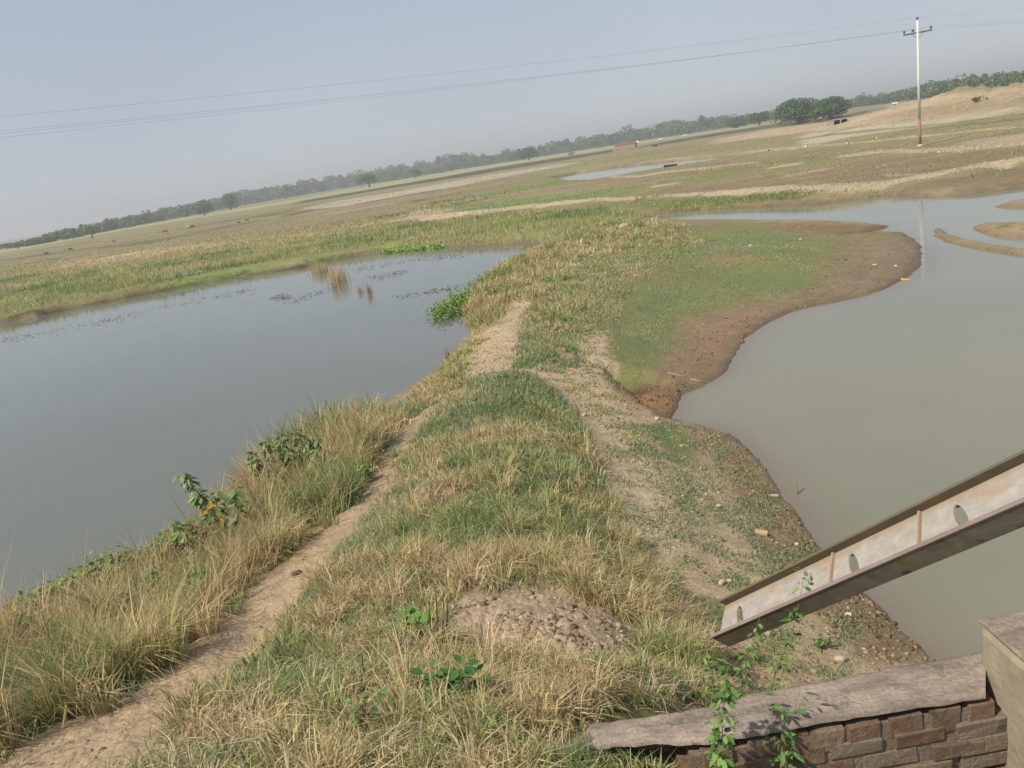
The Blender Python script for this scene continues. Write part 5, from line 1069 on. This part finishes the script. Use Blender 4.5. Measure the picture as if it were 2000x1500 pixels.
def hut(label, px, py, w, h, wall=A(200, 196, 188), roof=A(214, 216, 220)):
    g, k, rx, fy = local(px, py); t = tag(empty('hut', g), label, 'hut', 'pale huts in front of the horizon wood'); a, b = w * k / 2, h * k
    q = MB(); q.box(Zv * b * .3, (a, a * .7, b * .32), (rx, fy, Zv)); q.build('wall', plain('hut_wall', wall * .8, wall, 1), t)
    q = MB(); V = [rx * x + fy * y + Zv * z for x, y, z in ((-a * 1.15, -a * .9, b * .58), (a * 1.15, -a * .9, b * .58), (a * 1.15, a * .9, b * .58), (-a * 1.15, a * .9, b * .58), (-a * 1.1, 0, b), (a * 1.1, 0, b))]
    q.V += V; q.K += [(.5, .5, .5)] * 6; q.F += [[0, 1, 5, 4], [2, 3, 4, 5], [0, 4, 3], [1, 2, 5], [3, 2, 1, 0]]; q.build('roof', plain('hut_roof', roof * .9, roof, 1), t)
    q = MB(); q.box(fy * -(a * .7 + .01 * k) + Zv * b * .22, (a * .15, .3 * k, b * .2), (rx, fy, Zv)); q.build('door', plain('hut_door', A(70, 60, 50), A(90, 76, 64), 1), t)
hut('white hut with a bright tin roof right behind the red sluice', 1241, 285, 13, 9)
hut('tiny pale hut at the foot of the wood above the spoil mound', 1748, 207, 9, 7)
hut('small pale hut between the sluice and the low grove', 1290, 276, 8, 5); hut('smallest pale hut right of the hut between sluice and grove', 1338, 268, 6, 5)
def culvert():
    g, k, rx, fy = local(1642, 241); t = tag(empty('box_culvert', g), 'small grey road culvert with two dark openings near the umbrella trees', 'culvert'); ax3 = (rx, fy, Zv); c = plain('culvert_concrete', A(150, 148, 146), A(176, 172, 168), 1)
    q = MB(); q.box(Zv * 8.4 * k, (15 * k, 5 * k, 1.3 * k), ax3)
    for x in (-13, 0, 13): q.box(rx * x * k + Zv * 3 * k, (1.3 * k, 5 * k, 4.2 * k), ax3)
    q.box(-rx * 19 * k + Zv * 3 * k, (6 * k, 1.5 * k, 3 * k), (rx * .95 + Zv * .25, fy, Zv)); q.build('frame', c, t)
    q = MB(); q.box(fy * 4 * k + Zv * 3 * k, (12 * k, .6 * k, 4 * k), ax3); q.build('opening_shade', plain('culvert_shade', (.015, .015, .015), (.03, .03, .03), 1), t)  # near-black slab standing in for the shade inside the culvert
culvert()
def cow(label, px, py, size, col, face=1, col2=None):
    """one continuous skinned body on four jointed legs, head down grazing"""
    g, k, rx, fy = local(px, py); s_ = size * k / 1.5; d = rx * face
    J = {'rump': (-.62, 0, 1.15), 'back': (-.1, 0, 1.12), 'chest': (.48, 0, 1.1), 'neck': (.8, 0, 1.0), 'head': (1.08, 0, .55), 'muz': (1.2, 0, .22), 'tail0': (-.72, 0, 1.1), 'tail1': (-.78, 0, .5)}
    E = [('rump', 'back'), ('back', 'chest'), ('chest', 'neck'), ('neck', 'head'), ('head', 'muz'), ('rump', 'tail0'), ('tail0', 'tail1')]
    Rd = {'rump': .3, 'back': .34, 'chest': .34, 'neck': .2, 'head': .13, 'muz': .08, 'tail0': .05, 'tail1': .03}
    for sd_, y in (('l', .2), ('r', -.2)):
        J.update({'hk' + sd_: (-.52, y, .75), 'hh' + sd_: (-.72, y, .42), 'hf' + sd_: (-.66, y, .03), 'fe' + sd_: (.45, y, .7), 'fk' + sd_: (.47, y, .38), 'ff' + sd_: (.45, y, .03)})
        E += [('rump', 'hk' + sd_), ('hk' + sd_, 'hh' + sd_), ('hh' + sd_, 'hf' + sd_), ('chest', 'fe' + sd_), ('fe' + sd_, 'fk' + sd_), ('fk' + sd_, 'ff' + sd_)]
        Rd.update({'hk' + sd_: .15, 'hh' + sd_: .07, 'hf' + sd_: .06, 'fe' + sd_: .12, 'fk' + sd_: .07, 'ff' + sd_: .06})
    nm = list(J); me = bpy.data.meshes.new('cow'); me.from_pydata([tuple((d * J[n][0] + fy * J[n][1] + Zv * J[n][2]) * s_) for n in nm], [(nm.index(a), nm.index(b)) for a, b in E], [])
    o = bpy.data.objects.new('cow', me); C.objects.link(o); o.location = g; o.modifiers.new('skin', 'SKIN'); bpy.context.view_layer.objects.active = o
    for i, n in enumerate(nm): me.skin_vertices[0].data[i].radius = (Rd[n] * s_,) * 2
    me.skin_vertices[0].data[0].use_root = True; sb = o.modifiers.new('sub', 'SUBSURF'); sb.levels = 1; sb.render_levels = 1
    me.materials.append(plain('hide', col, col * 1.15 if col2 is None else col2, 1.1 / s_)); tag(o, label, 'cow', 'cattle grazing on the left fields')
cow('orange brown cow, alone above the sand strip on the left field', 322, 457, 9, A(176, 116, 70)); cow('white cow, left one of the touching pair on the left field', 368, 448, 8, A(214, 204, 190)); cow('dark brown cow, right one of the touching pair on the left field', 377, 446, 7, A(96, 66, 50), -1)
cow('dark cow nearest the left edge of the field', 91, 498, 6, A(60, 46, 40)); cow('black cow with its head to the left, second from the left edge', 139, 490, 6, A(40, 36, 36), -1); cow('small dark cow on the field above the left end of the sand strip', 222, 474, 5, A(96, 70, 56))
cow('dark cow, left one of the two on the strip right of the white one', 466, 437, 5, A(70, 62, 60)); cow('brown cow, right one of the two on the strip right of the white one', 483, 433, 6, A(120, 76, 54), -1)
def squatter(label, px, py, size):
    g, k, rx, fy = local(px, py); s_ = size * k / .95; root = tag(empty('person', g), label, 'person')
    def skin(name, J, E, Rd, mat):
        nm = list(J); me = bpy.data.meshes.new(name); me.from_pydata([tuple((rx * J[n][0] + fy * J[n][1] + Zv * J[n][2]) * s_) for n in nm], [(nm.index(a), nm.index(b)) for a, b in E], [])
        o = bpy.data.objects.new(name, me); C.objects.link(o); o.parent = root; o.modifiers.new('skin', 'SKIN')
        for i, n in enumerate(nm): me.skin_vertices[0].data[i].radius = (Rd[n] * s_,) * 2
        me.skin_vertices[0].data[0].use_root = True; sb = o.modifiers.new('sub', 'SUBSURF'); sb.levels = 1; sb.render_levels = 1; me.materials.append(mat)
    J = {'pel': (0, 0, .2), 'che': (.1, 0, .52), 'nk': (.14, 0, .68), 'hd': (.17, 0, .8), 'top': (.16, 0, .9)}; E = [('pel', 'che'), ('che', 'nk'), ('nk', 'hd'), ('hd', 'top')]; Rd = {'pel': .15, 'che': .15, 'nk': .055, 'hd': .1, 'top': .07}
    for a, y in (('l', .15), ('r', -.15)):
        J.update({'kn' + a: (.42, y, .5), 'an' + a: (.16, y, .06), 'to' + a: (.36, y, .03), 'el' + a: (.38, y * 1.4, .42), 'ha' + a: (.58, y * .5, .4)}); E += [('pel', 'kn' + a), ('kn' + a, 'an' + a), ('an' + a, 'to' + a), ('che', 'el' + a), ('el' + a, 'ha' + a)]; Rd.update({'kn' + a: .07, 'an' + a: .04, 'to' + a: .035, 'el' + a: .04, 'ha' + a: .03})
    skin('body', J, E, Rd, plain('skin', (.16, .09, .06), (.2, .12, .08), 3))
    skin('shirt', {'a': (0, 0, .24), 'b': (.1, 0, .52), 'c': (.13, 0, .64), 'l': (.25, .19, .46), 'r': (.25, -.19, .46)}, [('a', 'b'), ('b', 'c'), ('b', 'l'), ('b', 'r')], {'a': .17, 'b': .18, 'c': .1, 'l': .06, 'r': .06}, plain('white_cloth', (.7, .7, .68), (.8, .8, .78), 3))
    q = MB(); q.blob((rx * .15 + Zv * .87) * s_, (.105 * s_, .105 * s_, .09 * s_), n=8, m=6, jit=.03); q.build('hair', plain('black_hair', (.015, .013, .012), (.03, .027, .025), 5), root, True)
squatter('dark haired person in a white shirt squatting on a field ridge left of the pole', 1654, 284, 9)
stone('stone', 'white lump on the field ridge left of the squatting person', 'stone', 1574, 287, 6, 5, A(230, 228, 220)); stone('stone', 'small pale lump on the field ridge between the squatting person and the pole', 'stone', 1712, 271, 5, 4, A(220, 206, 190)); stone('stone', 'dark lump on the field left of the white lump', 'stone', 1502, 295, 5, 4, A(80, 66, 52))
